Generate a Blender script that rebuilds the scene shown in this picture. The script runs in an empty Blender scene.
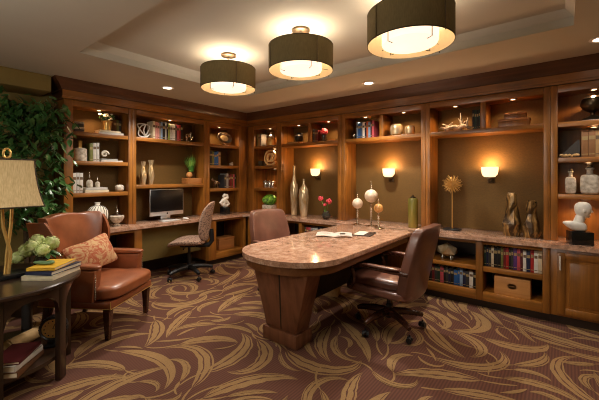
import bpy, bmesh, math, random
from mathutils import Vector, Matrix, noise
R = math.radians
PI = math.pi
C = bpy.context.scene.collection
rnd = random.Random(7)

# ------------------------------------------------------------------ materials
def lin(c):
    return tuple(((x/255)/12.92 if x/255 <= .04045 else ((x/255+.055)/1.055)**2.4) for x in c)

def new_mat(name):
    m = bpy.data.materials.new(name); m.use_nodes = True
    nt = m.node_tree; b = nt.nodes['Principled BSDF']
    return m, nt, b

def plain(name, c, rough=.5, metal=0, coat=0, emit=0, ecol=None, trans=0, alpha=1, noise_amt=.12, nscale=30, ior=1.45, sheen=0, bump=0, sub=0):
    """a colour with a little procedural variation"""
    m, nt, b = new_mat(name)
    L = lin(c)
    if noise_amt > 0:
        tc = nt.nodes.new('ShaderNodeTexCoord'); n = nt.nodes.new('ShaderNodeTexNoise')
        n.inputs['Scale'].default_value = nscale; n.inputs['Detail'].default_value = 4
        r = nt.nodes.new('ShaderNodeValToRGB')
        r.color_ramp.elements[0].position = .3; r.color_ramp.elements[1].position = .7
        r.color_ramp.elements[0].color = (*[x*(1-noise_amt) for x in L], 1)
        r.color_ramp.elements[1].color = (*[min(1, x*(1+noise_amt)) for x in L], 1)
        nt.links.new(tc.outputs['Object'], n.inputs['Vector']); nt.links.new(n.outputs['Fac'], r.inputs['Fac'])
        nt.links.new(r.outputs['Color'], b.inputs['Base Color'])
        if bump:
            bp = nt.nodes.new('ShaderNodeBump'); bp.inputs['Strength'].default_value = bump; bp.inputs['Distance'].default_value = .004
            nt.links.new(n.outputs['Fac'], bp.inputs['Height']); nt.links.new(bp.outputs['Normal'], b.inputs['Normal'])
    else:
        b.inputs['Base Color'].default_value = (*L, 1)
    b.inputs['Roughness'].default_value = rough; b.inputs['Metallic'].default_value = metal
    b.inputs['Coat Weight'].default_value = coat; b.inputs['IOR'].default_value = ior
    b.inputs['Transmission Weight'].default_value = trans
    b.inputs['Sheen Weight'].default_value = sheen
    if emit:
        b.inputs['Emission Strength'].default_value = emit
        b.inputs['Emission Color'].default_value = (*(ecol or L), 1)
    return m

def wood(name, dark, light, rough=.35, axis='z', coat=.15, sc=1.0):
    m, nt, b = new_mat(name)
    tc = nt.nodes.new('ShaderNodeTexCoord'); mp = nt.nodes.new('ShaderNodeMapping')
    s = {'x': (1.2, 22, 22), 'y': (22, 1.2, 22), 'z': (22, 22, 1.2)}[axis]
    mp.inputs['Scale'].default_value = [v*sc for v in s]
    n = nt.nodes.new('ShaderNodeTexNoise'); n.inputs['Scale'].default_value = 1; n.inputs['Detail'].default_value = 6
    n.inputs['Distortion'].default_value = .6
    n2 = nt.nodes.new('ShaderNodeTexNoise'); n2.inputs['Scale'].default_value = 3; n2.inputs['Detail'].default_value = 2
    mx = nt.nodes.new('ShaderNodeMath'); mx.operation = 'MULTIPLY_ADD'; mx.inputs[1].default_value = .45
    md = nt.nodes.new('ShaderNodeMath'); md.operation = 'MULTIPLY'; md.inputs[1].default_value = .6
    r = nt.nodes.new('ShaderNodeValToRGB')
    r.color_ramp.elements[0].position = .32; r.color_ramp.elements[0].color = (*lin(dark), 1)
    r.color_ramp.elements[1].position = .72; r.color_ramp.elements[1].color = (*lin(light), 1)
    nt.links.new(tc.outputs['Object'], mp.inputs['Vector']); nt.links.new(mp.outputs[0], n.inputs['Vector'])
    nt.links.new(tc.outputs['Object'], n2.inputs['Vector'])
    nt.links.new(n.outputs['Fac'], md.inputs[0])
    nt.links.new(n2.outputs['Fac'], mx.inputs[0]); nt.links.new(md.outputs[0], mx.inputs[2])
    nt.links.new(mx.outputs[0], r.inputs['Fac']); nt.links.new(r.outputs['Color'], b.inputs['Base Color'])
    b.inputs['Roughness'].default_value = rough; b.inputs['Coat Weight'].default_value = coat
    b.inputs['Coat Roughness'].default_value = .25
    return m

def granite(name):
    m, nt, b = new_mat(name)
    tc = nt.nodes.new('ShaderNodeTexCoord')
    v = nt.nodes.new('ShaderNodeTexVoronoi'); v.inputs['Scale'].default_value = 90
    n = nt.nodes.new('ShaderNodeTexNoise'); n.inputs['Scale'].default_value = 14; n.inputs['Detail'].default_value = 8; n.inputs['Roughness'].default_value = .75
    r = nt.nodes.new('ShaderNodeValToRGB'); cr = r.color_ramp
    cr.elements[0].position = .3; cr.elements[0].color = (*lin((140, 104, 82)), 1)
    cr.elements[1].position = .75; cr.elements[1].color = (*lin((240, 216, 194)), 1)
    e = cr.elements.new(.52); e.color = (*lin((206, 162, 134)), 1)
    r2 = nt.nodes.new('ShaderNodeValToRGB')
    r2.color_ramp.elements[0].color = (.45, .36, .30, 1); r2.color_ramp.elements[1].color = (1, 1, 1, 1); r2.color_ramp.elements[1].position = .4
    mix = nt.nodes.new('ShaderNodeMix'); mix.data_type = 'RGBA'; mix.blend_type = 'MULTIPLY'; mix.inputs[0].default_value = .55
    for t in (v, n): nt.links.new(tc.outputs['Object'], t.inputs['Vector'])
    nt.links.new(n.outputs['Fac'], r.inputs['Fac']); nt.links.new(v.outputs['Color'], r2.inputs['Fac'])
    nt.links.new(r.outputs['Color'], mix.inputs[6]); nt.links.new(r2.outputs['Color'], mix.inputs[7])
    nt.links.new(mix.outputs[2], b.inputs['Base Color'])
    b.inputs['Roughness'].default_value = .13; b.inputs['Coat Weight'].default_value = .3; b.inputs['Coat Roughness'].default_value = .05
    return m

def leather(name, c, rough=.36):
    m, nt, b = new_mat(name); L = lin(c)
    tc = nt.nodes.new('ShaderNodeTexCoord'); n = nt.nodes.new('ShaderNodeTexNoise'); n.inputs['Scale'].default_value = 7; n.inputs['Detail'].default_value = 5
    r = nt.nodes.new('ShaderNodeValToRGB'); r.color_ramp.elements[0].position = .3; r.color_ramp.elements[1].position = .75
    r.color_ramp.elements[0].color = (*[x*.7 for x in L], 1); r.color_ramp.elements[1].color = (*[x*1.2 for x in L], 1)
    n2 = nt.nodes.new('ShaderNodeTexVoronoi'); n2.inputs['Scale'].default_value = 220
    bp = nt.nodes.new('ShaderNodeBump'); bp.inputs['Strength'].default_value = .12; bp.inputs['Distance'].default_value = .002
    for t in (n, n2): nt.links.new(tc.outputs['Object'], t.inputs['Vector'])
    nt.links.new(n.outputs['Fac'], r.inputs['Fac']); nt.links.new(r.outputs['Color'], b.inputs['Base Color'])
    nt.links.new(n2.outputs['Distance'], bp.inputs['Height']); nt.links.new(bp.outputs['Normal'], b.inputs['Normal'])
    b.inputs['Roughness'].default_value = rough; b.inputs['Coat Weight'].default_value = .25; b.inputs['Coat Roughness'].default_value = .2
    return m

def two_tone(name, c1, c2, scale, kind='noise', rough=.8, lo=.45, hi=.55, detail=3, mapping=(1, 1, 1), dist=0, bump=0, metal=0):
    m, nt, b = new_mat(name)
    tc = nt.nodes.new('ShaderNodeTexCoord'); mp = nt.nodes.new('ShaderNodeMapping'); mp.inputs['Scale'].default_value = mapping
    if kind == 'noise':
        n = nt.nodes.new('ShaderNodeTexNoise'); n.inputs['Detail'].default_value = detail; n.inputs['Distortion'].default_value = dist; out = 'Fac'
    elif kind == 'vor':
        n = nt.nodes.new('ShaderNodeTexVoronoi'); out = 'Distance'
    else:
        n = nt.nodes.new('ShaderNodeTexWave'); n.inputs['Distortion'].default_value = dist; n.inputs['Detail'].default_value = detail; out = 'Fac'
    n.inputs['Scale'].default_value = scale
    r = nt.nodes.new('ShaderNodeValToRGB')
    r.color_ramp.elements[0].position = lo; r.color_ramp.elements[0].color = (*lin(c1), 1)
    r.color_ramp.elements[1].position = hi; r.color_ramp.elements[1].color = (*lin(c2), 1)
    nt.links.new(tc.outputs['Object'], mp.inputs[0]); nt.links.new(mp.outputs[0], n.inputs['Vector'])
    nt.links.new(n.outputs[out], r.inputs['Fac']); nt.links.new(r.outputs['Color'], b.inputs['Base Color'])
    if bump:
        bp = nt.nodes.new('ShaderNodeBump'); bp.inputs['Strength'].default_value = bump; bp.inputs['Distance'].default_value = .01
        nt.links.new(n.outputs[out], bp.inputs['Height']); nt.links.new(bp.outputs['Normal'], b.inputs['Normal'])
    b.inputs['Roughness'].default_value = rough; b.inputs['Metallic'].default_value = metal
    return m

WD, WL = (92, 56, 18), (172, 110, 42)
M = dict(
    wv=wood('cabinet_wood_vertical', WD, WL, axis='z'), wh=wood('cabinet_wood_horizontal', WD, WL, axis='x'),
    wdark=wood('crown_wood', (58, 34, 18), (98, 60, 32), axis='x'),
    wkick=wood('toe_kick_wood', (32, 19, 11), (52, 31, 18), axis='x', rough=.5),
    ped=wood('pedestal_wood', (88, 48, 28), (142, 92, 64), axis='z'),
    apron=wood('desk_apron_wood', (90, 54, 26), (142, 92, 52), axis='y'),
    table=wood('espresso_wood', (34, 22, 15), (62, 42, 29), axis='x', rough=.28, coat=.3),
    tablev=wood('espresso_wood_vertical', (30, 19, 12), (58, 38, 24), axis='z', rough=.3, coat=.3),
    chairwood=wood('chair_wood', (44, 22, 14), (82, 44, 27), axis='x', rough=.25, coat=.4),
    boxwood=wood('light_box_wood', (176, 116, 60), (214, 156, 92), axis='x', rough=.5),
    boxwood2=wood('mid_box_wood', (140, 88, 42), (186, 124, 66), axis='x', rough=.5),
    olive=two_tone('olive_grasscloth', (88, 62, 16), (108, 77, 22), 60, mapping=(1, 1, 6), rough=.75, lo=.3, hi=.7),
    khaki=plain('khaki_paint', (132, 114, 62), .8, noise_amt=.03),
    ceil=plain('ceiling_paint', (192, 189, 175), .9, noise_amt=.02, nscale=3),
    granite=granite('pink_granite'),
    leather=leather('cognac_leather', (146, 82, 48)),
    leather2=leather('chestnut_leather', (116, 76, 62), .28),
    black=plain('black_plastic', (22, 22, 23), .4), screen=plain('screen_glass', (6, 6, 7), .3, noise_amt=0),
    alu=plain('brushed_aluminium', (205, 205, 205), .3, metal=.85, noise_amt=.04),
    white=plain('white_ceramic', (226, 220, 206), .35, noise_amt=.05), paper=plain('page_paper', (226, 214, 190), .8),
    wplastic=plain('white_plastic', (225, 225, 222), .4, noise_amt=.02),
    gold=plain('gold_metal', (226, 184, 108), .3, metal=.65, noise_amt=.1), brass=plain('brass_metal', (206, 164, 92), .28, metal=.6),
    silver=plain('silver_metal', (205, 198, 186), .2, metal=1), bronze=plain('bronze_metal', (88, 74, 56), .35, metal=.9),
    nickel=plain('satin_nickel', (170, 158, 142), .3, metal=1),
    merc=two_tone('mercury_glass', (170, 134, 78), (226, 210, 176), 12, rough=.14, lo=.3, hi=.7, detail=6, mapping=(1.5, 1.5, .5), metal=.55),
    bark=two_tone('crackled_gold', (62, 44, 24), (186, 142, 80), 9, rough=.3, lo=.42, hi=.66, metal=.4, detail=8, mapping=(1, 1, .5), dist=1.5, bump=.6),
    greengold=two_tone('green_gold_glaze', (70, 72, 28), (150, 132, 58), 7, rough=.2, lo=.3, hi=.7, mapping=(1, 1, .3)),
    stone=two_tone('pale_stone', (150, 136, 116), (222, 212, 196), 26, rough=.7, lo=.3, hi=.7),
    plaster=plain('white_plaster', (226, 222, 212), .6, noise_amt=.06),
    marble=plain('black_marble', (20, 20, 20), .18), leaf=two_tone('ficus_leaf', (30, 66, 28), (84, 128, 66), 5, rough=.28, lo=.3, hi=.7),
    grass=two_tone('grass_blade', (70, 132, 48), (150, 200, 90), 9, rough=.5), box=two_tone('boxwood_leaf', (42, 98, 18), (118, 172, 44), 30, rough=.5),
    hyd=two_tone('hydrangea_petal', (186, 208, 112), (236, 242, 184), 30, rough=.6, lo=.3, hi=.7), pink=plain('pink_petal', (228, 84, 96), .5),
    trunk=plain('bark_brown', (84, 66, 46), .85, noise_amt=.3), soil=plain('soil', (40, 28, 20), .95),
    glass=plain('clear_glass', (235, 235, 230), .04, trans=.95, noise_amt=0), dglass=plain('smoky_glass', (120, 110, 96), .06, trans=.8, noise_amt=0),
    shade=two_tone('olive_drum_fabric', (116, 102, 64), (130, 114, 74), 160, rough=.8, lo=.3, hi=.7, mapping=(1, 1, .2)),
    cream=plain('cream_liner', (236, 214, 172), .8, noise_amt=.02),
    lampshade=two_tone('linen_shade', (190, 164, 116), (218, 194, 146), 140, rough=.9, lo=.3, hi=.7, mapping=(1, 1, .15)),
    trim=plain('dark_trim', (58, 46, 30), .7), terracotta=plain('dark_red_ceramic', (96, 44, 26), .5),
    pillow=two_tone('paisley_cloth', (182, 98, 66), (206, 170, 124), 13, rough=.9, lo=.42, hi=.58, detail=5, dist=2.2),
    knit=two_tone('patterned_upholstery', (70, 50, 42), (160, 130, 110), 45, 'vor', rough=.9, lo=.25, hi=.5, mapping=(1, 1, 1.6)),
    green=plain('jade_green', (96, 130, 92), .35), orb=two_tone('pearl_orb', (176, 150, 120), (236, 222, 200), 12, rough=.3, lo=.3, hi=.7, detail=6),
    amber=two_tone('amber_orb', (150, 96, 44), (220, 170, 100), 10, rough=.3, lo=.3, hi=.7), coral=plain('coral_cream', (214, 176, 120), .7),
    carpet=None, leafc=None,
)
def carpet_mats():
    m, nt, b = new_mat('maroon_carpet')
    tc = nt.nodes.new('ShaderNodeTexCoord')
    w = nt.nodes.new('ShaderNodeTexWave'); w.bands_direction = 'X'; w.inputs['Scale'].default_value = 16; w.inputs['Distortion'].default_value = .6; w.inputs['Detail'].default_value = 2
    r = nt.nodes.new('ShaderNodeValToRGB')
    r.color_ramp.elements[0].color = (*lin((90, 52, 38)), 1); r.color_ramp.elements[1].color = (*lin((112, 68, 49)), 1)
    n = nt.nodes.new('ShaderNodeTexNoise'); n.inputs['Scale'].default_value = 320
    mix = nt.nodes.new('ShaderNodeMix'); mix.data_type = 'RGBA'; mix.blend_type = 'MULTIPLY'; mix.inputs[0].default_value = .5
    nt.links.new(tc.outputs['Object'], w.inputs['Vector']); nt.links.new(tc.outputs['Object'], n.inputs['Vector'])
    nt.links.new(w.outputs['Fac'], r.inputs['Fac']); nt.links.new(r.outputs['Color'], mix.inputs[6]); nt.links.new(n.outputs['Fac'], mix.inputs[7])
    nt.links.new(mix.outputs[2], b.inputs['Base Color']); b.inputs['Roughness'].default_value = .95
    M['carpet'] = m
    m2 = two_tone('tan_carpet_leaf', (130, 99, 60), (154, 121, 78), 180, rough=.95, lo=.3, hi=.7)
    M['leafc'] = m2
carpet_mats()
def emis(name, c, s):
    m, nt, b = new_mat(name)
    b.inputs['Base Color'].default_value = (*lin(c), 1); b.inputs['Emission Color'].default_value = (*lin(c), 1)
    b.inputs['Emission Strength'].default_value = s; b.inputs['Roughness'].default_value = .4
    return m
M['diffuser'] = emis('glowing_diffuser', (255, 236, 212), 1.0)
M['puckglow'] = emis('puck_lens_glow', (255, 226, 180), 14)
M['sconceglow'] = emis('glowing_sconce_glass', (255, 214, 160), 1.5)
M['downglow'] = emis('downlight_lens_glow', (255, 236, 210), 9)
_cc = {}
def cmat(c, rough=.55):
    if c not in _cc: _cc[c] = plain('book_cloth', c, rough, noise_amt=.08)
    return _cc[c]

# ------------------------------------------------------------------ mesh builder
class G:
    def __init__(s): s.v = []; s.f = []; s.m = []; s.T = Matrix.Identity(4); s.mi = 0
    def add(s, vs, fs, mi=None):
        o = len(s.v); s.v += [tuple(s.T @ Vector(p)) for p in vs]
        s.f += [tuple(i+o for i in f) for f in fs]; s.m += [s.mi if mi is None else mi]*len(fs)
        return s
    def box(s, x0, y0, z0, x1, y1, z1, bev=0, mi=None, seg=2):
        return s.frus((x0, y0, x1, y1, z0), (x0, y0, x1, y1, z1), bev, mi, seg)
    def frus(s, a, b, bev=0, mi=None, seg=2):
        P = [(a[0], a[1], a[4]), (a[2], a[1], a[4]), (a[2], a[3], a[4]), (a[0], a[3], a[4]),
             (b[0], b[1], b[4]), (b[2], b[1], b[4]), (b[2], b[3], b[4]), (b[0], b[3], b[4])]
        return s.hexa(P, bev, mi, seg)
    def hexa(s, P, bev=0, mi=None, seg=2):
        F = [(0, 3, 2, 1), (4, 5, 6, 7), (0, 1, 5, 4), (1, 2, 6, 5), (2, 3, 7, 6), (3, 0, 4, 7)]
        return s.bev(P, F, bev, mi, seg)
    def bev(s, P, F, bev, mi=None, seg=2, flt=None):
        if not bev: return s.add(P, F, mi)
        bm = bmesh.new(); vs = [bm.verts.new(p) for p in P]
        for f in F: bm.faces.new([vs[i] for i in f])
        es = [e for e in bm.edges if flt is None or flt(e)]
        bmesh.ops.bevel(bm, geom=es, offset=bev, segments=seg, affect='EDGES', profile=.5, clamp_overlap=True)
        bm.verts.index_update()
        s.add([v.co[:] for v in bm.verts], [[v.index for v in f.verts] for f in bm.faces], mi); bm.free(); return s
    def prism(s, pts, z0, z1, bev=0, mi=None, seg=2):
        n = len(pts); P = [(x, y, z0) for x, y in pts] + [(x, y, z1) for x, y in pts]
        F = [tuple(reversed(range(n))), tuple(range(n, 2*n))] + [(i, (i+1) % n, n+(i+1) % n, n+i) for i in range(n)]
        return s.bev(P, F, bev, mi, seg, flt=lambda e: abs(e.verts[0].co.z-e.verts[1].co.z) < 1e-6)
    def lathe(s, prof, seg=24, c=(0, 0), mi=None, sx=1, sy=1, a0=0, a1=2*PI, cap=True):
        full = abs(a1-a0-2*PI) < 1e-6; n = seg if full else seg+1
        V = []; Fc = []
        for r, z in prof:
            for i in range(n):
                a = a0+(a1-a0)*i/seg; V.append((c[0]+r*math.cos(a)*sx, c[1]+r*math.sin(a)*sy, z))
        for j in range(len(prof)-1):
            for i in range(seg):
                k = (i+1) % n if full else i+1
                Fc.append((j*n+i, j*n+k, (j+1)*n+k, (j+1)*n+i))
        if full and cap:
            if prof[0][0] > 1e-5: Fc.append(tuple(reversed(range(n))))
            if prof[-1][0] > 1e-5: Fc.append(tuple(range((len(prof)-1)*n, len(prof)*n)))
        return s.add(V, Fc, mi)
    def tube(s, pts, r, seg=8, mi=None, closed=False, flat=1):
        pts = [Vector(p) for p in pts]; n = len(pts)
        rs = r if isinstance(r, (list, tuple)) else [r]*n
        V = []; Fc = []; up = None
        for i, p in enumerate(pts):
            if closed: t = pts[(i+1) % n]-pts[i-1]
            else: t = pts[min(i+1, n-1)]-pts[max(i-1, 0)]
            t.normalize()
            if up is None: up = Vector((0, 0, 1)) if abs(t.z) < .9 else Vector((1, 0, 0))
            up = up-t*up.dot(t); up.normalize(); w = t.cross(up)
            for k in range(seg):
                a = 2*PI*k/seg; V.append(tuple(p+(up*math.cos(a)*flat+w*math.sin(a))*rs[i]))
        for i in range(n if closed else n-1):
            j = (i+1) % n
            for k in range(seg):
                Fc.append((i*seg+k, i*seg+(k+1) % seg, j*seg+(k+1) % seg, j*seg+k))
        if not closed:
            Fc.append(tuple(reversed(range(seg)))); Fc.append(tuple(range((n-1)*seg, n*seg)))
        return s.add(V, Fc, mi)
    def ball(s, c, r, seg=16, mi=None, sc=(1, 1, 1), rings=None):
        rings = rings or seg//2+1
        pr = [(max(1e-6, math.sin(PI*i/rings)), -math.cos(PI*i/rings)) for i in range(rings+1)]
        T = s.T; s.T = T @ Matrix.Translation(c) @ Matrix.Diagonal((r*sc[0], r*sc[1], r*sc[2], 1))
        s.lathe(pr, seg, mi=mi); s.T = T; return s
    def soft(s, c, h, k=6, n=10, fn=None, mi=None):
        """rounded cushion: half sizes h, superellipse power k, optional deform fn(unit coords, point)"""
        vid = {}; V = []; Fc = []
        def vert(p):
            key = tuple(round(x*n) for x in p)
            if key not in vid:
                d = (abs(p[0])**k+abs(p[1])**k+abs(p[2])**k)**(1/k); q = [x/d for x in p]
                w = Vector((c[0]+q[0]*h[0], c[1]+q[1]*h[1], c[2]+q[2]*h[2]))
                if fn: w = Vector(fn(q, w))
                vid[key] = len(V); V.append(tuple(w))
            return vid[key]
        for ax in range(3):
            for sg in (-1, 1):
                a, b = [(1, 2), (2, 0), (0, 1)][ax]
                for i in range(n):
                    for j in range(n):
                        q = []
                        for di, dj in ((0, 0), (1, 0), (1, 1), (0, 1)):
                            p = [0, 0, 0]; p[ax] = sg; p[a] = -1+2*(i+di)/n; p[b] = -1+2*(j+dj)/n; q.append(vert(p))
                        Fc.append(tuple(q if sg > 0 else q[::-1]))
        return s.add(V, Fc, mi)
    def grid(s, rows, mi=None, thick=0):
        """rows of points -> sheet; thick: vector offset or scalar normal offset for a closed slab"""
        nr, nc = len(rows), len(rows[0])
        V = [tuple(p) for r in rows for p in r]
        Fc = [(i*nc+j, i*nc+j+1, (i+1)*nc+j+1, (i+1)*nc+j) for i in range(nr-1) for j in range(nc-1)]
        if thick:
            N = []
            for i in range(nr):
                for j in range(nc):
                    a = Vector(rows[min(i+1, nr-1)][j])-Vector(rows[max(i-1, 0)][j]); b = Vector(rows[i][min(j+1, nc-1)])-Vector(rows[i][max(j-1, 0)])
                    nn = b.cross(a)
                    N.append(nn.normalized() if nn.length > 1e-9 else Vector((0, 0, 1)))
            o = len(V); V += [tuple(Vector(V[k])-N[k]*thick) for k in range(o)]
            Fc = [tuple(reversed(f)) for f in Fc] + [tuple(x+o for x in f) for f in Fc]
            bd = [j for j in range(nc)] + [i*nc+nc-1 for i in range(1, nr)] + [(nr-1)*nc+j for j in range(nc-2, -1, -1)] + [i*nc for i in range(nr-2, 0, -1)]
            for q in range(len(bd)):
                a, b = bd[q], bd[(q+1) % len(bd)]; Fc.append((a, b, b+o, a+o))
        return s.add(V, Fc, mi)
    def obj(s, name, mats, parent=None, loc=(0, 0, 0), rot=(0, 0, 0), label=None, ang=38):
        me = bpy.data.meshes.new(name); me.from_pydata(s.v, [], s.f)
        for m in (mats if isinstance(mats, (list, tuple)) else [mats]): me.materials.append(M[m] if isinstance(m, str) else m)
        me.polygons.foreach_set('material_index', s.m); me.polygons.foreach_set('use_smooth', [True]*len(s.f))
        me.validate(); me.update()
        me.set_sharp_from_angle(angle=R(ang))
        o = bpy.data.objects.new(name, me); C.objects.link(o); o.location = loc; o.rotation_euler = rot
        if parent: o.parent = parent
        if label: o['label'] = label
        return o

def tag(o, label, cat, group=None, kind=None):
    o['label'] = label; o['category'] = cat
    if group: o['group'] = group
    if kind: o['kind'] = kind
    return o
def thing(name, label, cat, loc=(0, 0, 0), rotz=0, group=None):
    o = bpy.data.objects.new(name, None); C.objects.link(o); o.empty_display_size = .1
    o.location = loc; o.rotation_euler = (0, 0, rotz); return tag(o, label, cat, group)
def struct(name, g, mats, **k):
    o = g.obj(name, mats, **k); o['kind'] = 'structure'; return o
def W(wall, u, v, z, rot=0):
    """wall frame: u along the wall, v into the wall, z up -> world location, heading"""
    return ((-v, u, z), PI/2+rot) if wall == 'A' else ((u, v, z), rot)
def put(wall, u, v, z, name, label, cat, rot=0, group=None):
    l, r = W(wall, u, v, z, rot); return thing(name, label, cat, l, r, group)
def puto(g, name, mats, label, cat, wall, u, v, z, rot=0, group=None, kind=None):
    l, r = W(wall, u, v, z, rot); return tag(g.obj(name, mats, loc=l, rot=(0, 0, r)), label, cat, group, kind)

# ------------------------------------------------------------------ room shell
ZC, ZT = 2.52, 2.64
X0, X1, Y0, Y1 = -.35, 6.4, -6.4, .35
TX0, TX1, TY0, TY1 = 1.08, 4.57, -3.04, -.97
g = G(); g.box(X0-.12, Y0, 0, X0, Y1, 2.75); struct('wall_left', g, 'khaki')
g = G(); g.box(X0-.12, Y1, 0, X1+.12, Y1+.12, 2.75); struct('wall_back', g, 'khaki')
g = G(); g.box(X1, Y0, 0, X1+.12, Y1, 2.75); struct('wall_right', g, 'khaki')
g = G()
for a in ((X0-.12, 0, 1.2, 2.75), (4.4, 0, X1+.12, 2.75), (1.2, 0, 4.4, .7), (1.2, 2.2, 4.4, 2.75)): g.box(a[0], Y0-.12, a[1], a[2], Y0, a[3])
struct('wall_front', g, 'khaki')
g = G()
for a, b in ((1.201, 1.26), (2.77, 2.83), (4.34, 4.399)): g.box(a, Y0-.09, .701, b, Y0-.03, 2.199, .003)
for a, b in ((.701, .76), (2.14, 2.199)): g.box(1.26, Y0-.09, a, 4.34, Y0-.03, b, .003)
g.box(1.26, Y0-.062, .76, 4.34, Y0-.058, 2.14, 0, 1)
struct('added_window_1', g, ['wplastic', 'glass'])  # unseen window, added behind the camera as an opening for fill light
g = G()
for a in ((X0, Y0, TX0, Y1), (TX1, Y0, X1, Y1), (TX0, Y0, TX1, TY0), (TX0, TY1, TX1, Y1)):
    g.box(a[0], a[1], ZC, a[2], a[3], ZT)
g.box(X0, Y0, ZT, X1, Y1, ZT+.08)
struct('ceiling', g, 'ceil')
g = G()    # low sloped moulding inside the raised tray
q = .05; z0, z1 = ZT-.055, ZT-.0005
P0 = [(TX0, TY0), (TX1, TY0), (TX1, TY1), (TX0, TY1)]; P1 = [(TX0+q, TY0+q), (TX1-q, TY0+q), (TX1-q, TY1-q), (TX0+q, TY1-q)]
V = [(*p, z0) for p in P0]+[(*p, z1) for p in P1]+[(*p, z1) for p in P0]
g.add(V, [f for k in range(4) for f in ((k, (k+1) % 4, 4+(k+1) % 4, 4+k), (4+k, 4+(k+1) % 4, 8+(k+1) % 4, 8+k), (8+k, 8+(k+1) % 4, (k+1) % 4, k))])
struct('trim_1', g, 'ceil')
g = G(); g.box(X0, -6.3, 2.34, .05, -2.97, ZC-.001, .01); struct('trim_2', g, 'khaki')
g = G(); g.box(X0, -6.3, 0, X0+.02, -2.87, .14, .004); struct('baseboard_left', g, 'wdark')

# carpet: striped maroon ground with woven leaf sprays (part of the same mesh)
def carpet():
    g = G(); g.add([(X0, Y0, 0), (X1, Y0, 0), (X1, Y1, 0), (X0, Y1, 0)], [(0, 1, 2, 3)], 0)
    rr = random.Random(11); zc = [.0006]
    def strip(pts, lo, hi, taper=.0):
        """pts: list of (pos, normal, halfwidth); band between lo..hi of the half width"""
        V = []; n = len(pts); ph = rr.uniform(0, 9)
        for i, (p, nn, w) in enumerate(pts):
            t = i/(n-1); a, b = lo, hi
            if taper:
                k = min(1, t/taper, (1-t)/taper); m_ = (lo+hi)/2; a = m_+(lo-m_)*k; b = m_+(hi-m_)*k
            ja = .06*math.sin(i*1.9+ph)+.04*math.sin(i*4.3+ph*2); V += [(*(p+nn*w*(a+ja)), zc[0]), (*(p+nn*w*(b+ja*.6)), zc[0])]
        V = [(min(max(x, X0), X1), min(max(y, Y0), Y1), z) for x, y, z in V]
        g.add(V, [(2*i, 2*i+1, 2*i+3, 2*i+2) for i in range(n-1)], 1); zc[0] += .0000018
    def spine(x, y, a, L, curl, wid, n=16, pw=.75, sk=1.0):
        pts = []; p = Vector((x, y)); st = L/n
        for i in range(n+1):
            t = i/n; d = Vector((math.cos(a), math.sin(a))); nn = Vector((-d.y, d.x))
            pts.append((p.copy(), nn, max(.0025, wid*math.sin(PI*t**sk)**pw))); p = p+d*st; a += curl*st*(1+2.2*t*t)
        return pts
    def leafshape(x, y, a, L, curl, wid):
        pts = spine(x, y, a, L, curl, wid, sk=.8)
        style = rr.random()
        if style < .4:
            strip(pts, -1, -.14); strip(pts, .04, .62, .1); strip(pts, .78, 1.0)
        elif style < .7:
            strip(pts, -1, -.76); strip(pts, -.5, .2, .25); strip(pts, .42, 1)
        else:
            strip(pts, -1, -.35); strip(pts, -.2, 1.0, .08)
        if rr.random() < .4:   # loose outline stroke following the leaf
            o = rr.choice((-1, 1)); strip(pts[1:-1], o*1.25, o*1.42, .3)
    def stem(x, y, a, L, curl, w=.011):
        pts = spine(x, y, a, L, curl, w, n=18, pw=.3); strip(pts, -1, 1); return pts
    occ = set(); cs = .028
    def cells(pts, m=1.0):
        out = set()
        for p, nn, w in pts:
            k = max(1, int(w*m/cs)+1)
            for q in range(-k, k+1):
                z = p+nn*(w*m*q/k); out.add((int(z.x//cs), int(z.y//cs)))
        return out
    def flow(x, y): return 2.3*PI*noise.noise(Vector((x*.42, y*.42, 3.1)))+.7
    def attempt(n, Lr, Wr, Cr, tol, spread, simple=False):
        for _ in range(n):
            x = rr.uniform(X0+.1, 5.7); y = rr.uniform(-5.0, .1)
            a = flow(x, y)+rr.uniform(-spread, spread)+(PI if rr.random() < .4 else 0)
            L, wd, cv = rr.uniform(*Lr), rr.uniform(*Wr), rr.choice((-1, 1))*rr.uniform(*Cr)
            pts = spine(x, y, a, L, cv, wd, n=14 if simple else 18, sk=.8 if not simple else .9)
            c = cells(pts, 1.0)
            if len(c & occ) > tol*len(c): continue
            occ.update(cells(pts, 1.02))
            if simple: strip(pts, -1, 1)
            else:
                st = rr.random()
                if st < .4: strip(pts, -1, -.12); strip(pts, .05, .66, .1); strip(pts, .82, 1.0)
                elif st < .7: strip(pts, -1, -.74); strip(pts, -.54, .22, .2); strip(pts, .40, 1)
                else: strip(pts, -1, -.4); strip(pts, -.27, 1.0, .08)
                t_ = spine(x, y, a+PI, rr.uniform(.1, .3), cv*1.5, .008, n=10, pw=.3); strip(t_, -1, 1); occ.update(cells(t_, 1))
    attempt(1500, (.5, .85), (.045, .07), (.4, 3.0), .05, .5)
    attempt(6000, (.35, .6), (.028, .045), (.5, 4.0), .07, .6)
    attempt(12000, (.22, .45), (.018, .03), (.8, 6.0), .08, .8)
    attempt(12000, (.2, .5), (.009, .016), (1.0, 7.0), .10, 1.2, True)
    return struct('floor', g, ['carpet', 'leafc'])
carpet()

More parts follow.
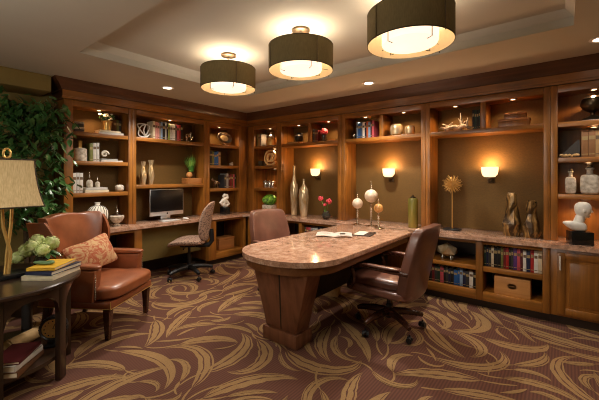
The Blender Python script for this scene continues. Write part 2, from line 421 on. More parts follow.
# ------------------------------------------------------------------ crown mouldings
def crown(wall, u0, u1, mit0, mit1, ret=False):
    """profile swept along the wall; mit: shift of the end per unit of projection (corner mitres)"""
    prof = [(.06, 2.302), (-.022, 2.302), (-.022, 2.325), (-.015, 2.33), (-.015, 2.40), (-.03, 2.405), (-.04, 2.43), (-.07, 2.47), (-.10, 2.495), (-.115, 2.519), (.06, 2.519)]
    g = G(); V = []; n = len(prof)
    for u, mt in ((u0, mit0), (u1, mit1)):
        for v, z in prof: V.append((u+mt*v, v, z))
    F = [(i, (i+1) % n, n+(i+1) % n, n+i) for i in range(n)] + [tuple(range(n))[::-1], tuple(range(n, 2*n))]
    g.add(V, F)
    for k_ in (1, 2, 3): g.m[k_] = 1
    return g
g = crown('A', -2.84, -.002, 1, 1)
V = []; prof = [(0, 2.302), (.022, 2.302), (.022, 2.325), (.015, 2.33), (.015, 2.40), (.03, 2.405), (.04, 2.43), (.07, 2.47), (.10, 2.495), (.115, 2.519), (0, 2.519)]; n = len(prof)
for e in (0, 1):
    for d, z in prof: V.append((-2.8405-d, (-d if e == 0 else .345), z))
g.add(V, [(i, n+i, n+(i+1) % n, (i+1) % n) for i in range(n)] + [tuple(range(n)), tuple(range(n, 2*n))[::-1]])
struct('trim_3', g, ['wdark', 'wh'], rot=(0, 0, PI/2))
struct('trim_4', crown('B', .002, 5.31, -1, 0), ['wdark', 'wh'])

# ------------------------------------------------------------------ upper bookcases
ZS = .762        # top of the worktop
S1, S1T = 1.885, 1.935
def upper(wall, name, label, u0, u1, a, b, shelves=(), dividers=(), valance=S1, back='wv', mid=None):
    """u0..u1 outer, a..b opening; shelves: list of (z_bottom, z_top)"""
    t = put(wall, 0, 0, 0, name, label, 'bookcase')
    e = .0008
    G().box(u0+e, 0, ZS+.001, a, .325, 2.30, .003).obj('side_panel', 'wv', t)
    G().box(b, 0, ZS+.001, u1-e, .325, 2.30, .003).obj('side_panel', 'wv', t)
    G().box(a+e, 0, 2.227, b-e, .02, 2.30, .003).obj('top_rail', 'wh', t)
    G().box(a+e, .021, 2.245, b-e, .325, 2.265, 0).obj('top_panel', 'wh', t)
    G().box(u0+e, .326, ZS+.001, u1-e, .346, 2.30).obj('back_panel', back, t)
    for z0, z1 in shelves:
        G().box(a+e, .006, z0, b-e, .325, z1, .004).obj('shelf', 'wh', t)
    for d0, d1 in dividers:
        G().box(d0, .012, S1T+.0005, d1, .325, 2.2265, .003).obj('divider', 'wv', t)
    return t
upper('A', 'bookcase', 'tall wooden bookcase next to the leafy tree, with three open shelves', -2.84, -2.06, -2.745, -2.109, [(S1, S1T), (1.535, 1.585), (1.15, 1.2)], back='olive')
upper('A', 'bookcase', 'wide wooden bookcase above the computer with a high book shelf and a low shelf', -2.06, -.87, -2.007, -.932, [(S1, S1T), (1.235, 1.285)], back='olive')
upper('A', 'bookcase', 'narrow wooden bookcase behind the patterned office chair, in the room corner', -.87, -.001, -.816, -.196, [(S1, S1T), (1.535, 1.585), (1.15, 1.2)], back='olive')
upper('B', 'bookcase', 'narrow wooden bookcase holding the at-sign ornament and clipped green plant', .002, .775, .178, .719, [(S1, S1T), (1.535, 1.585), (1.15, 1.2)], back='wv')
upper('B', 'bookcase', 'wide wooden bookcase bay with the two tall slender vases and a wall lamp', .775, 1.985, .831, 1.922, [(S1, S1T)], [(1.372, 1.425)], back='olive')
upper('B', 'bookcase', 'wide wooden bookcase bay at the end of the desk with blue books on top', 1.985, 3.182, 2.047, 3.128, [(S1, S1T)], [(2.571, 2.625)], back='olive')
upper('B', 'bookcase', 'wide wooden bookcase bay behind the sunburst ornament with a wall lamp', 3.182, 4.408, 3.236, 4.352, [(S1, S1T)], [(3.779, 3.835)], back='olive')
upper('B', 'bookcase', 'wooden bookcase with stone bottles and white bust at the right edge', 4.408, 5.31, 4.464, 5.25, [(S1, S1T), (1.535, 1.585), (1.18, 1.225)], back='wv')

# ------------------------------------------------------------------ worktop and base cabinets
g = G()
g.prism([(X0+.002, -2.84), (.24, -2.84), (.24, -.33), (.33, -.24), (5.31, -.24), (5.31, Y1-.002), (X0+.002, Y1-.002)], .722, .762, .006)
tag(g.obj('worktop', 'granite'), 'pink speckled granite worktop running along both bookcase walls', 'worktop')

BF = -.21   # base face
def base(wall, name, label, u0, u1, openings, door=False, dr=None, back=.34):
    t = put(wall, 0, 0, 0, name, label, 'cabinet'); e = .0008
    if door:
        G().box(u0+e, BF+.02, .09, u1-e, back, .72, .002).obj('body', 'wv', t)
    else:
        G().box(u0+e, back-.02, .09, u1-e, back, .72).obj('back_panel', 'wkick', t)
        us = [u0+e] + [x for o in openings for x in o[:2]] + [u1-e]
        for k in range(0, len(us), 2):
            G().box(us[k], BF, .091, us[k+1], back-.021, .719, .003).obj('side_panel', 'wv', t)
        for a, b, sh in openings:
            G().box(a+e, BF, .685, b-e, BF+.03, .719, .002).obj('top_rail', 'wh', t)
            G().box(a+e, BF, .091, b-e, back-.021, .185, .002).obj('bottom_shelf', 'wh', t)
            for z0, z1 in sh: G().box(a+e, BF+.004, z0, b-e, back-.021, z1, .003).obj('shelf', 'wh', t)
    G().box(u0+e, BF+.07, .001, u1-e, BF+.09, .0895).obj('toe_kick', 'wkick', t)
    if dr:
        for a, b, hx in dr:
            d = G(); z0, z1 = .115, .69; f = BF
            d.box(a, f-.004, z0, a+.06, f+.019, z1, .004); d.box(b-.06, f-.004, z0, b, f+.019, z1, .004)
            d.box(a+.06, f-.004, z1-.06, b-.06, f+.019, z1, .004); d.box(a+.06, f-.004, z0, b-.06, f+.019, z0+.06, .004)
            d.frus((a+.06, f+.008, b-.06, f+.019, z0+.06), (a+.06, f+.008, b-.06, f+.019, z1-.06))
            d.box(a+.09, f+.002, z0+.09, b-.09, f+.012, z1-.09, .006)
            D = d.obj('door', 'wv', t)
            if hx is not None:
                h = G(); h.tube([(hx, f-.03, .53), (hx, f-.034, .6), (hx, f-.03, .66)], .006, 8); h.tube([(hx, f-.004, .54), (hx, f-.032, .54)], .004); h.tube([(hx, f-.004, .65), (hx, f-.032, .65)], .004)
                h.obj('handle', cmat((206, 200, 188), .3), D, label='bright metal handle')
    return t
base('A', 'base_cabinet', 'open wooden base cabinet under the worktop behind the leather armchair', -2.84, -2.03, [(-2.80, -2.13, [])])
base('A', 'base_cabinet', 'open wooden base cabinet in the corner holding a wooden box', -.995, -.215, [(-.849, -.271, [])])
base('B', 'base_cabinet', 'panelled wooden base cabinet in the room corner below the clipped green plant', .215, .80, [], True, [(.25, .78, None)])
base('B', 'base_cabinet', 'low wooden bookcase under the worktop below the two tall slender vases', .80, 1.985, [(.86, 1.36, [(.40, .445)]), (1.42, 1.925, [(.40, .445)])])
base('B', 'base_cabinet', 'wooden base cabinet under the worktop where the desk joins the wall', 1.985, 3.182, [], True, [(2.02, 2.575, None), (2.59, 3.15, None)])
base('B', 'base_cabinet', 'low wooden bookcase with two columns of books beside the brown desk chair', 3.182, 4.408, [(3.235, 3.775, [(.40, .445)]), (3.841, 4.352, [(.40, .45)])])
base('B', 'base_cabinet', 'wooden base cabinet with panelled doors below the white bust', 4.408, 5.31, [], True, [(4.462, 4.87, 4.486), (4.885, 5.28, 5.255)])
# knee-space panel behind the computer desk
g = G(); g.box(-2.029, .0, .235, -.996, .02, .7215); g.box(-2.029, .30, .001, -.996, .32, .72, mi=1); g.box(-2.029, .02, .235, -.996, .30, .25, mi=1)
puto(g, 'modesty_panel', ['khaki', 'wkick'], 'khaki painted panel closing the knee space below the computer', 'panel', 'A', 0, 0, 0)

# ------------------------------------------------------------------ books
def book_geo(t, h, d, bev=.0015, tone=1):
    """upright book, spine at -y"""
    g = G(); c = .003
    g.box(-t/2, -d/2+.002, 0, -t/2+c, d/2, h, 0, 0); g.box(t/2-c, -d/2+.002, 0, t/2, d/2, h, 0, 0)
    g.box(-t/2, -d/2, 0, t/2, -d/2+.005, h, bev, 0)
    g.box(-t/2+c, -d/2+.005, .004, t/2-c, d/2-.004, h-.004, 0, 1)
    g.box(-t/2+.003, -d/2-.0008, h*.66, t/2-.003, -d/2+.001, h*.80, 0, 2); g.box(-t/2+.003, -d/2-.0008, h*.1, t/2-.003, -d/2+.001, h*.13, 0, 2)
    return g
CN = {'black': (26, 24, 24), 'navy': (28, 36, 66), 'charcoal': (58, 56, 56), 'dark green': (32, 54, 40), 'cream': (222, 208, 176), 'red': (168, 38, 34), 'dark red': (112, 30, 30),
      'purple': (92, 56, 120), 'white': (230, 226, 216), 'blue': (36, 92, 160), 'pale blue': (140, 166, 196), 'pink': (216, 150, 140), 'rose': (196, 82, 92), 'olive': (110, 112, 56),
      'tan': (176, 140, 92), 'brown': (104, 66, 38), 'grey': (148, 144, 138), 'silver grey': (186, 184, 178), 'orange': (196, 96, 44), 'light brown': (142, 100, 62), 'lime green': (150, 164, 84), 'light grey': (196, 190, 180), 'slate blue': (70, 92, 124), 'maroon': (84, 28, 30)}
ORD = ['first', 'second', 'third', 'fourth', 'fifth', 'sixth', 'seventh', 'eighth', 'ninth', 'tenth', 'eleventh', 'twelfth', 'thirteenth', 'fourteenth', 'fifteenth', 'sixteenth', 'seventeenth', 'eighteenth', 'nineteenth', 'twentieth', 'twenty-first', 'twenty-second']
def row(wall, u0, u1, z, hmax, cols, where, group, d=.17, v=.12, hv=.12, lean=None, cat='book'):
    n = len(cols); rr = random.Random(n*31+int(u0*100)); ws = [rr.uniform(.7, 1.3) for _ in cols]; s = (u1-u0-.001*n)/sum(ws); u = u0
    for i, c in enumerate(cols):
        t = ws[i]*s; h = hmax*(1-rr.uniform(0, hv))
        tl = CN[c]; tit = cmat((166, 144, 98)) if sum(tl) < 330 else cmat((110, 88, 66))
        o = puto(book_geo(t, h, d), 'book', [cmat(tl), 'paper', tit], '%s book, %s from the left %s' % (c, ORD[i], where), cat, wall, u+t/2, v+d/2-.06, z+.0006, 0, group)
        if lean and i in lean:
            o.rotation_euler.rotate_axis('Y', 0)
        u += t+.001
def flat_book(w, h, d, c, wall, u, v, z, label, rot=0, group=None, title=False, cat='book'):
    """lying book: pages show on three sides, spine at -y"""
    g = G(); g.box(-w/2, -d/2, 0, w/2, d/2, .004, 0, 0); g.box(-w/2, -d/2, h-.004, w/2, d/2, h, 0, 0); g.box(-w/2, -d/2, 0, w/2, -d/2+.005, h, .001, 0)
    g.box(-w/2+.003, -d/2+.005, .004, w/2-.003, d/2-.003, h-.004, 0, 1)
    mats = [cmat(CN[c]), 'paper']
    l, r = W(wall, u, v, z, rot) if wall else ((u, v, z), rot)
    return tag(g.obj('book', mats, loc=l, rot=(0, 0, r)), label, cat, group)

T1 = S1T; T2 = 1.585; T3 = 1.2
# wall A, first bookcase
for i, (c, dx) in enumerate((('charcoal', 0), ('light grey', .004), ('charcoal', -.004), ('grey', .002))):
    flat_book(.105, .03, .15, c, 'A', -2.665+dx, .13, T1+.0008+i*.031, '%s little book, %s from the bottom of the top shelf stack' % (c, ORD[i]), 0, 'small books stacked on the top shelf')
flat_book(.30, .026, .17, 'light grey', 'A', -2.31, .11, T1+.0008, 'light grey flat book under the gold flower pot, bottom one', 0, 'flat books under the flower pot')
flat_book(.26, .024, .15, 'cream', 'A', -2.32, .11, T1+.0276, 'cream flat book directly under the gold flower pot', .05, 'flat books under the flower pot')
row('A', -2.215, -2.112, T1, .23, ['brown', 'olive', 'charcoal'], 'behind the gold flower pot', 'dark books by the gold flower pot', d=.11, v=.26)
row('A', -2.55, -2.44, T2, .25, ['olive', 'light grey', 'silver grey'], 'beside the beige canister', 'pale books beside the canister', d=.16)
flat_book(.26, .02, .19, 'light grey', 'A', -2.30, .12, T2+.0008, 'light grey flat book under the coiled shell ornament, lower one', 0, 'flat books under the shell')
flat_book(.2, .018, .16, 'grey', 'A', -2.33, .12, T2+.022, 'grey flat book under the coiled shell ornament, upper one', .06, 'flat books under the shell')
row('A', -2.74, -2.62, T3, .25, ['light grey', 'silver grey', 'light grey'], 'on the third shelf by the tree', 'pale books on the third shelf', d=.17)
flat_book(.27, .03, .19, 'cream', 'A', -2.475, .12, T3+.0008, 'cream flat book under the two stoppered bottles, bottom one', 0, 'flat books under the bottles')
flat_book(.25, .03, .18, 'light grey', 'A', -2.48, .12, T3+.0318, 'light grey flat book directly under the two stoppered bottles', 0, 'flat books under the bottles')
# wall A, computer bay
row('A', -1.745, -1.27, T1, .265, ['cream', 'pink', 'pink', 'grey', 'pale blue', 'black', 'silver grey', 'black', 'lime green', 'light grey', 'white', 'white', 'charcoal', 'rose', 'red', 'black'], 'on the top shelf above the computer', 'books on the shelf above the computer')
row('A', -.81, -.55, T2, .24, ['dark green', 'charcoal', 'olive', 'blue', 'blue', 'tan'], 'on the corner bookcase second shelf', 'books on the second corner shelf', d=.15)
row('A', -.47, -.215, T3, .25, ['charcoal', 'grey', 'maroon', 'dark red', 'brown', 'rose', 'dark green'], 'on the corner bookcase third shelf', 'books on the third corner shelf')
# wall B
row('B', .19, .30, T1, .24, ['olive', 'tan', 'grey'], 'left of the gold lidded jar', 'books by the gold lidded jar', d=.15)
row('B', 1.43, 1.53, T1, .2, ['charcoal', 'brown', 'dark red'], 'behind the pink flower ball', 'books by the pink flower ball', d=.13)
row('B', 2.20, 2.47, T1, .245, ['pale blue', 'blue', 'slate blue', 'white', 'navy', 'orange', 'pale blue', 'maroon', 'rose'], 'on the top shelf above the desk end', 'books above the desk end', d=.15)
row('B', 3.69, 3.772, T1, .235, ['black', 'dark green', 'black', 'dark green'], 'right of the driftwood', 'black books right of the driftwood', d=.15)
row('B', 4.645, 5.05, T2, .26, ['light brown', 'light brown', 'tan', 'light brown', 'light brown', 'tan', 'light brown'], 'beside the dark pyramid ornament', 'brown books beside the pyramid', hv=.04)
row('B', 3.24, 3.772, .1855, .195, ['maroon', 'black', 'dark red', 'charcoal', 'dark green', 'rose', 'black', 'charcoal', 'navy', 'black', 'blue', 'blue', 'pale blue', 'navy', 'charcoal', 'white', 'black'], 'below the faceted ornament', 'books below the faceted ornament', v=-.1)
row('B', 3.846, 4.348, .4506, .225, ['dark green', 'navy', 'charcoal', 'cream', 'black', 'black', 'olive', 'dark red', 'red', 'black', 'charcoal', 'purple', 'rose', 'maroon', 'white', 'navy', 'red', 'white', 'cream'], 'above the light wooden box', 'books above the light wooden box', v=-.1, hv=.08)
row('B', 1.44, 1.78, .4456, .21, ['charcoal', 'red', 'rose', 'grey', 'silver grey', 'white', 'navy', 'cream', 'brown'], 'under the worktop left of the desk', 'books under the worktop left of the desk', v=-.1)

# ------------------------------------------------------------------ vases, ornaments on the shelves
def lath(wall, u, v, z, prof, mat, name, label, cat, seg=24, sx=1, sy=1, group=None, rot=0):
    return puto(G().lathe(prof, seg, sx=sx, sy=sy), name, mat, label, cat, wall, u, v, z+.0006, rot, group)
# white flowers in gold pot
t = put('A', -2.33, .11, T1+.0525, 'flower_pot', 'gold pot of white flowers standing on flat books on the top shelf', 'potted plant')
G().lathe([(.045, 0), (.055, .11), (.06, .115), (.06, .128), (.05, .128), (.048, .11), (.0, .105)], 20).obj('pot', 'gold', t)
f = G(); rr = random.Random(3)
for i in range(26):
    a = rr.uniform(0, 2*PI); q = rr.uniform(0, .085); f.ball((q*math.cos(a)-.02, q*math.sin(a)*.8, .145+rr.uniform(0, .07)), .017, 8, sc=(1, 1, .7))
f.obj('bloom', 'white', t)
l_ = G()
for i in range(14):
    a = rr.uniform(0, 2*PI); l_.ball((.07*math.cos(a), .06*math.sin(a), .14+rr.uniform(0, .05)), .025, 8, sc=(1, .5, .6))
l_.obj('foliage', 'leaf', t)
# canister
t = put('A', -2.63, .13, T2+.0008, 'canister', 'beige ceramic canister with a tall narrow neck on the second shelf', 'canister')
G().lathe([(.07, 0), (.075, .01), (.075, .14), (.07, .155), (.02, .165)], 24).obj('body', 'stone', t)
G().lathe([(.02, .163), (.022, .24), (.026, .25), (.0, .252)], 16).obj('neck', 'gold', t)
# ammonite shell
g = G(); pts = []; rs = []
for i in range(60):
    a = i/59*4.2*PI; q = .045*math.exp(-a*.13)
    pts.append((q*math.cos(a), 0, .056+q*math.sin(a))); rs.append(.016*math.exp(-a*.11))
g.tube(pts, rs, 10)
puto(g, 'shell_ornament', 'stone', 'pale coiled shell ornament resting on flat books on the second shelf', 'ornament', 'A', -2.375, .07, T2+.0415)
def finial(u, z, s, label):
    t = put('A', u, .12, z+.0008, 'stoppered_bottle', label, 'bottle', group=None)
    G().lathe([(.028*s, 0), (.036*s, .01*s), (.038*s, .06*s), (.03*s, .085*s), (.012*s, .095*s)], 18).obj('body', 'stone', t)
    G().lathe([(.012*s, .094*s), (.016*s, .105*s), (.006*s, .115*s), (.009*s, .14*s), (.004*s, .16*s), (.002*s, .2*s), (0, .2*s)], 12).obj('stopper', 'silver', t)
finial(-2.53, T3+.062, .98, 'taller grey stoppered bottle on the two flat books')
finial(-2.44, T3+.062, .75, 'smaller grey stoppered bottle on the two flat books')
g = G(); g.soft((0, 0, .045), (.055, .045, .045), 2.5, 8)
puto(g, 'stone_ornament', 'stone', 'round pale stone alone at the right of the third shelf', 'ornament', 'A', -2.18, .1, T3+.0006)
# oval ribbed vase
t = put('A', -2.485, .0, ZS+.0008, 'ribbed_vase', 'flat oval white vase with dark ribs behind the leather armchair', 'vase')
G().lathe([(.05, 0), (.045, .012), (.09, .05), (.125, .12), (.13, .16), (.12, .21), (.085, .26), (.03, .285), (.026, .30), (.036, .315), (.03, .317), (.02, .30), (.0, .298)], 32, sy=.45).obj('body', 'white', t)
g = G()
for k in range(18):
    a = 2*PI*k/18; pr_ = [(.05, .015), (.091, .05), (.126, .12), (.131, .16), (.121, .21), (.086, .26), (.034, .283)]
    g.tube([(q*math.cos(a+.12*math.sin(z*30)), q*.45*math.sin(a+.12*math.sin(z*30)), z) for q, z in pr_], .0035, 6)
g.obj('rib', 'trim', t)
t = put('A', -2.255, .0, ZS+.0008, 'lidded_urn', 'silver lidded urn with a spire finial next to the ribbed vase', 'urn')
G().lathe([(.045, 0), (.04, .012), (.02, .03), (.06, .06), (.082, .10), (.084, .125), (.07, .14)], 24).obj('body', 'stone', t)
G().lathe([(.07, .1405), (.05, .155), (.016, .17), (.02, .185), (.008, .20), (.006, .235), (.001, .27)], 20).obj('lid', 'silver', t)
# looping script sculptures
def squiggle(seed, w, h, n=8):
    q = random.Random(seed); K = [Vector((q.uniform(-w/2, w/2), q.uniform(-.02, .02), q.uniform(.012, h))) for _ in range(n)]
    K[0].z = .01; K[n//2].z = h; out = []
    for i in range(n):
        a, b, c, d = K[i-1], K[i], K[(i+1) % n], K[(i+2) % n]
        for k in range(10):
            t = k/10; out.append(tuple(.5*((2*b)+(c-a)*t+(2*a-5*b+4*c-d)*t*t+(3*b-a-3*c+d)*t*t*t)))
    z = min(p[2] for p in out)
    return [(x, y, zz-z+.0095) for x, y, zz in out]
g = G(); g.tube(squiggle(5, .19, .19, 11), .009, 8, closed=True)
puto(g, 'loop_sculpture', 'plaster', 'larger white looped wire sculpture left of the book row above the computer', 'sculpture', 'A', -1.85, .11, T1+.0006)
g = G(); g.tube(squiggle(9, .15, .16, 9), .008, 8, closed=True)
puto(g, 'loop_sculpture', 'silver', 'smaller silver looped wire sculpture right of the book row above the computer', 'sculpture', 'A', -1.13, .11, T1+.0006)
# pair of gold vases
for u, s, lb in ((-1.85, .95, 'left one of the two twisted gold vases above the computer'), (-1.74, 1.02, 'right one of the two twisted gold vases above the computer')):
    g = G(); prof = [(.025, 0), (.03, .02), (.042, .12), (.036, .20), (.022, .26), (.03, .32), (.034, .34), (.0, .335)]
    rows = []
    for r_, z in [(a*s, b*s) for a, b in prof]:
        rows.append([(r_*(1+.18*math.cos(4*(th+z*6)))*math.cos(th), r_*(1+.18*math.cos(4*(th+z*6)))*math.sin(th), z) for th in [2*PI*i/24 for i in range(25)]])
    g.grid(rows); g.lathe([(.025*s, 0), (0, 0)], 24)
    puto(g, 'twisted_vase', 'merc', lb, 'vase', 'A', u, .12, 1.2856, group='pair of gold vases')
# grass plant, sphere, box
g = G(); g.box(-.125, -.09, 0, .125, .09, .09, .004); g.box(-.128, -.093, .066, .128, .093, .072, .001)
puto(g, 'wooden_box', 'boxwood2', 'flat wooden box carrying the spiky green plant', 'box', 'A', -1.065, .13, 1.2858)
t = put('A', -1.065, .14, 1.3768, 'grass_plant', 'spiky green grass plant in a dark pot on the flat wooden box', 'potted plant')
G().lathe([(.045, 0), (.055, .09), (.06, .10), (.05, .1), (.0, .09)], 20).obj('pot', 'bronze', t)
g = G(); rr = random.Random(5)
for i in range(240):
    a = rr.uniform(0, 2*PI); L = rr.uniform(.16, .30); sp = rr.uniform(.05, .85)*(.5 if math.cos(a) > .3 else 1); w = .005; q = rr.uniform(0, .035)
    d = Vector((math.cos(a), math.sin(a), 0)); sd = Vector((-d.y, d.x, 0))*w; b0 = d*q+Vector((0, 0, .088)); rows = []
    for k in range(5):
        tt = k/4; p = b0+d*(min(.105, sp*L*.75)*tt**1.3)+Vector((0, 0, L*tt*(1-.3*sp*tt))); ww = sd*(1-tt*.9); rows.append([tuple(p-ww), tuple(p+ww)])
        rows[-1] = [(max(-.1, min(x, .13)), max(-.03 if z < .13 else -.12, min(y, .16)), z) for x, y, z in rows[-1]]
    g.grid(rows)
g.obj('grass_blades', 'grass', t)
lath('A', -1.145, .075, 1.3768, [(.001, 0), (.02, .003), (.04, .018), (.048, .045), (.04, .075), (.02, .09), (.001, .093)], 'boxwood', 'wooden_sphere', 'small wooden ball beside the spiky green plant', 'ornament')
# oval platter on stand
t = put('A', -.42, .14, T1+.0008, 'oval_platter', 'oval silver platter with a gold middle on the corner top shelf', 'platter')
g = G(); g.T = Matrix.Translation((0, 0, .125)) @ Matrix.Rotation(R(78), 4, 'X'); g.lathe([(.001, .0), (.1, .006), (.155, .03), (.16, .036), (.15, .04), (.09, .022), (.001, .018)], 36, sy=.68); g.obj('rim', 'silver', t)
g = G(); g.T = Matrix.Translation((0, -.022, .128)) @ Matrix.Rotation(R(78), 4, 'X'); g.lathe([(.001, .0), (.085, .002), (.08, .01), (.001, .014)], 30, sy=.62); g.obj('medallion', 'merc', t)
g = G(); g.box(-.06, -.05, 0, .06, .05, .014, .004); g.tube([(-.04, -.045, .01), (-.04, .03, .03), (-.04, .04, .12)], .005); g.tube([(.04, -.045, .01), (.04, .03, .03), (.04, .04, .12)], .005); g.obj('stand', 'silver', t)
g = G(); g.soft((0, 0, .028), (.035, .03, .028), 3, 6); g.ball((.02, 0, .055), .016, 10)
puto(g, 'small_figurine', 'stone', 'tiny pale figurine right of the blue books in the corner bookcase', 'figurine', 'A', -.29, .1, T2+.0006)
# horse
g = G(); g.soft((0, 0, .095), (.05, .02, .024), 2.6, 8)
g.tube([(-.035, 0, .1), (-.07, 0, .13), (-.078, 0, .15)], [.02, .014, .012], 8); g.tube([(-.07, 0, .152), (-.105, 0, .138)], [.013, .008], 8)
for x, y in ((-.036, .01), (-.028, -.01), (.036, .01), (.03, -.01)): g.tube([(x, y, .085), (x-.008, y, .045), (x+.004, y, 0)], [.011, .007, .006], 6)
g.tube([(.045, 0, .105), (.07, 0, .08), (.075, 0, .04)], [.008, .006, .003], 6)
puto(g, 'horse_figurine', 'silver', 'small silver horse figurine left of the red books in the corner bookcase', 'figurine', 'A', -.62, .09, T3+.007)
# abstract sculpture on black cube
t = put('A', -.53, -.03, ZS+.0008, 'abstract_sculpture', 'white twisted abstract sculpture on a black cube in front of the corner bookcase', 'sculpture')
G().box(-.06, -.06, 0, .06, .06, .12, .003).obj('plinth', 'marble', t)
g = G(); g.tube([(-.05, 0, .16), (-.09, 0, .2), (-.05, 0, .235), (.03, 0, .21), (.07, 0, .17), (.03, 0, .14), (-.02, 0, .15), (-.03, 0, .2), (.0, 0, .26), (.045, 0, .28), (.04, 0, .315), (-.01, 0, .325), (-.04, 0, .30), (-.02, 0, .27)], [.02, .028, .034, .036, .03, .026, .03, .036, .034, .03, .026, .026, .02, .012], 12)
g.tube([(0, 0, .12), (0, 0, .17)], .022, 12); g.obj('figure', 'plaster', t)
# box in corner base cabinet
t = put('A', -.53, .02, .1858, 'wooden_box', 'light wooden box inside the open corner base cabinet', 'box')
G().box(-.16, -.1, 0, .16, .1, .15, .004).obj('body', 'boxwood2', t); G().box(-.163, -.103, .151, .163, .103, .19, .004).obj('lid', 'boxwood2', t)
# wall B: gold jar, at sign, silver canisters, boxwood cube
t = put('B', .47, .13, T1+.0008, 'lidded_jar', 'gold jar with a domed silver lid in the top of the corner bookcase', 'jar')
G().lathe([(.075, 0), (.085, .01), (.085, .13), (.08, .14)], 28).obj('body', 'gold', t); G().lathe([(.088, .141), (.088, .155), (.06, .19), (.015, .205), (.014, .22), (.02, .23), (.0, .238)], 28).obj('lid', 'silver', t)
cu = bpy.data.curves.new('at_sign', 'FONT'); cu.body = '@'; cu.size = .285; cu.extrude = .016; cu.bevel_depth = .004; cu.align_x = 'CENTER'; cu.resolution_u = 6; cu.offset = 0
tmp = bpy.data.objects.new('at_tmp', cu); C.objects.link(tmp); bpy.context.view_layer.update()
me = bpy.data.meshes.new_from_object(tmp.evaluated_get(bpy.context.evaluated_depsgraph_get())); bpy.data.objects.remove(tmp)
zmin = min(v.co.y for v in me.vertices); me.transform(Matrix.Rotation(PI/2, 4, 'X') @ Matrix.Translation((0, -zmin, 0))); me.materials.clear(); me.materials.append(cmat((226, 196, 138), .35))
o = bpy.data.objects.new('at_sign_ornament', me); C.objects.link(o); o.location = (.48, .10, T2+.005); tag(o, 'gold metal at-sign ornament standing on the second shelf', 'ornament')
g = G(); g.box(-.05, -.05, 0, .05, .05, .09, .003); puto(g, 'block_ornament', 'trim', 'dark square block beside the gold at-sign', 'ornament', 'B', .265, .12, T2+.0006)
for i, (u, v, lb) in enumerate(((.385, .08, 'left one of the small silver canisters'), (.475, .09, 'middle one of the small silver canisters'), (.565, .08, 'right one of the small silver canisters'))):
    t = put('B', u, v, T3+.0008, 'small_canister', lb+' on the shelf below the at-sign', 'canister', group='small silver canisters')
    G().lathe([(.038, 0), (.04, .004), (.04, .085), (.038, .09)], 20).obj('body', 'silver', t); G().lathe([(.042, .091), (.042, .11), (.03, .118), (.01, .12), (.01, .13), (0, .132)], 20).obj('lid', 'nickel', t)
t = put('B', .545, .02, ZS+.0008, 'clipped_boxwood', 'clipped round boxwood plant in a square pale planter in the corner', 'potted plant')
G().frus((-.085, -.085, .085, .085, 0), (-.095, -.095, .095, .095, .15), .004).obj('planter', 'stone', t)
g = G(); rr = random.Random(4); g.ball((0, 0, .23), .105, 20, sc=(1.15, 1.15, .85))
for i in range(420):
    d = Vector((rr.gauss(0, 1), rr.gauss(0, 1), abs(rr.gauss(0, 1))-.25)).normalized(); p = Vector((d.x*.122, d.y*.122, .23+d.z*.091))
    a = d.orthogonal().normalized()*.012; b = d.cross(a).normalized()*.008; p2 = p+d*.012
    g.add([tuple(p-a), tuple(p+b), tuple(p2+a), tuple(p-b)], [(0, 1, 2, 3)])
g.obj('foliage', 'box', t)
# bay 2 shelf
t = put('B', 1.09, .14, T1+.0265, 'round_vase', 'round black vase with a small neck and handle on the top shelf', 'vase')
G().lathe([(.03, 0), (.06, .02), (.076, .06), (.07, .1), (.035, .125), (.03, .145), (.04, .155), (.0, .15)], 24).obj('body', 'black', t)
G().tube([(.03, 0, .145), (.07, 0, .145), (.085, 0, .115), (.068, 0, .09)], .006, 8).obj('handle', 'black', t)
flat_book(.26, .025, .2, 'tan', 'B', 1.05, .13, T1+.0008, 'tan flat book under the round black vase')
t = put('B', 1.60, .12, T1+.0008, 'flower_ball', 'pink flower ball in a small glass vase on the top shelf', 'flowers')
G().lathe([(.035, 0), (.045, .03), (.04, .09), (.045, .11), (.042, .11), (.036, .09), (.0, .02)], 20).obj('vase', 'dglass', t)
g = G(); rr = random.Random(8)
for i in range(60):
    d = Vector((rr.gauss(0, 1), rr.gauss(0, 1), rr.gauss(0, 1))).normalized(); g.ball(tuple(Vector((0, 0, .155))+d*.043), .018, 7)
g.obj('bloom', 'pink', t)
g = G(); g.lathe([(.03, 0), (.065, .01), (.07, .02), (.064, .02), (.03, .012), (0, .011)], 24)
puto(g, 'shallow_dish', 'silver', 'shallow silver dish right of the pink flower ball', 'dish', 'B', 1.75, .11, T1+.0006)
# two tall bottle vases
lath('B', 1.02, .10, ZS, [(.05, 0), (.052, .02), (.058, .2), (.066, .38), (.06, .5), (.03, .58), (.02, .66), (.017, .78), (.022, .815), (.014, .815), (.012, .78), (.0, .6)], 'merc', 'tall_vase', 'taller slim silver-gold bottle vase with a long neck', 'vase', group='tall bottle vases')
lath('B', 1.245, .07, ZS, [(.05, 0), (.055, .02), (.075, .2), (.082, .32), (.07, .43), (.03, .495), (.018, .53), (.018, .585), (.023, .6), (.014, .6), (.012, .56), (.0, .5)], 'merc', 'tall_vase', 'shorter wider silver-gold bottle vase with a short neck', 'vase', group='tall bottle vases')
t = put('B', 1.74, -.03, ZS+.0008, 'flower_vase', 'faceted glass vase with two pink flowers on the worktop', 'flowers')
G().lathe([(.03, 0), (.065, .03), (.07, .06), (.045, .1), (.05, .12), (.046, .12), (.04, .1), (.062, .06), (.05, .03), (0, .015)], 10).obj('vase', 'dglass', t, ang=5)
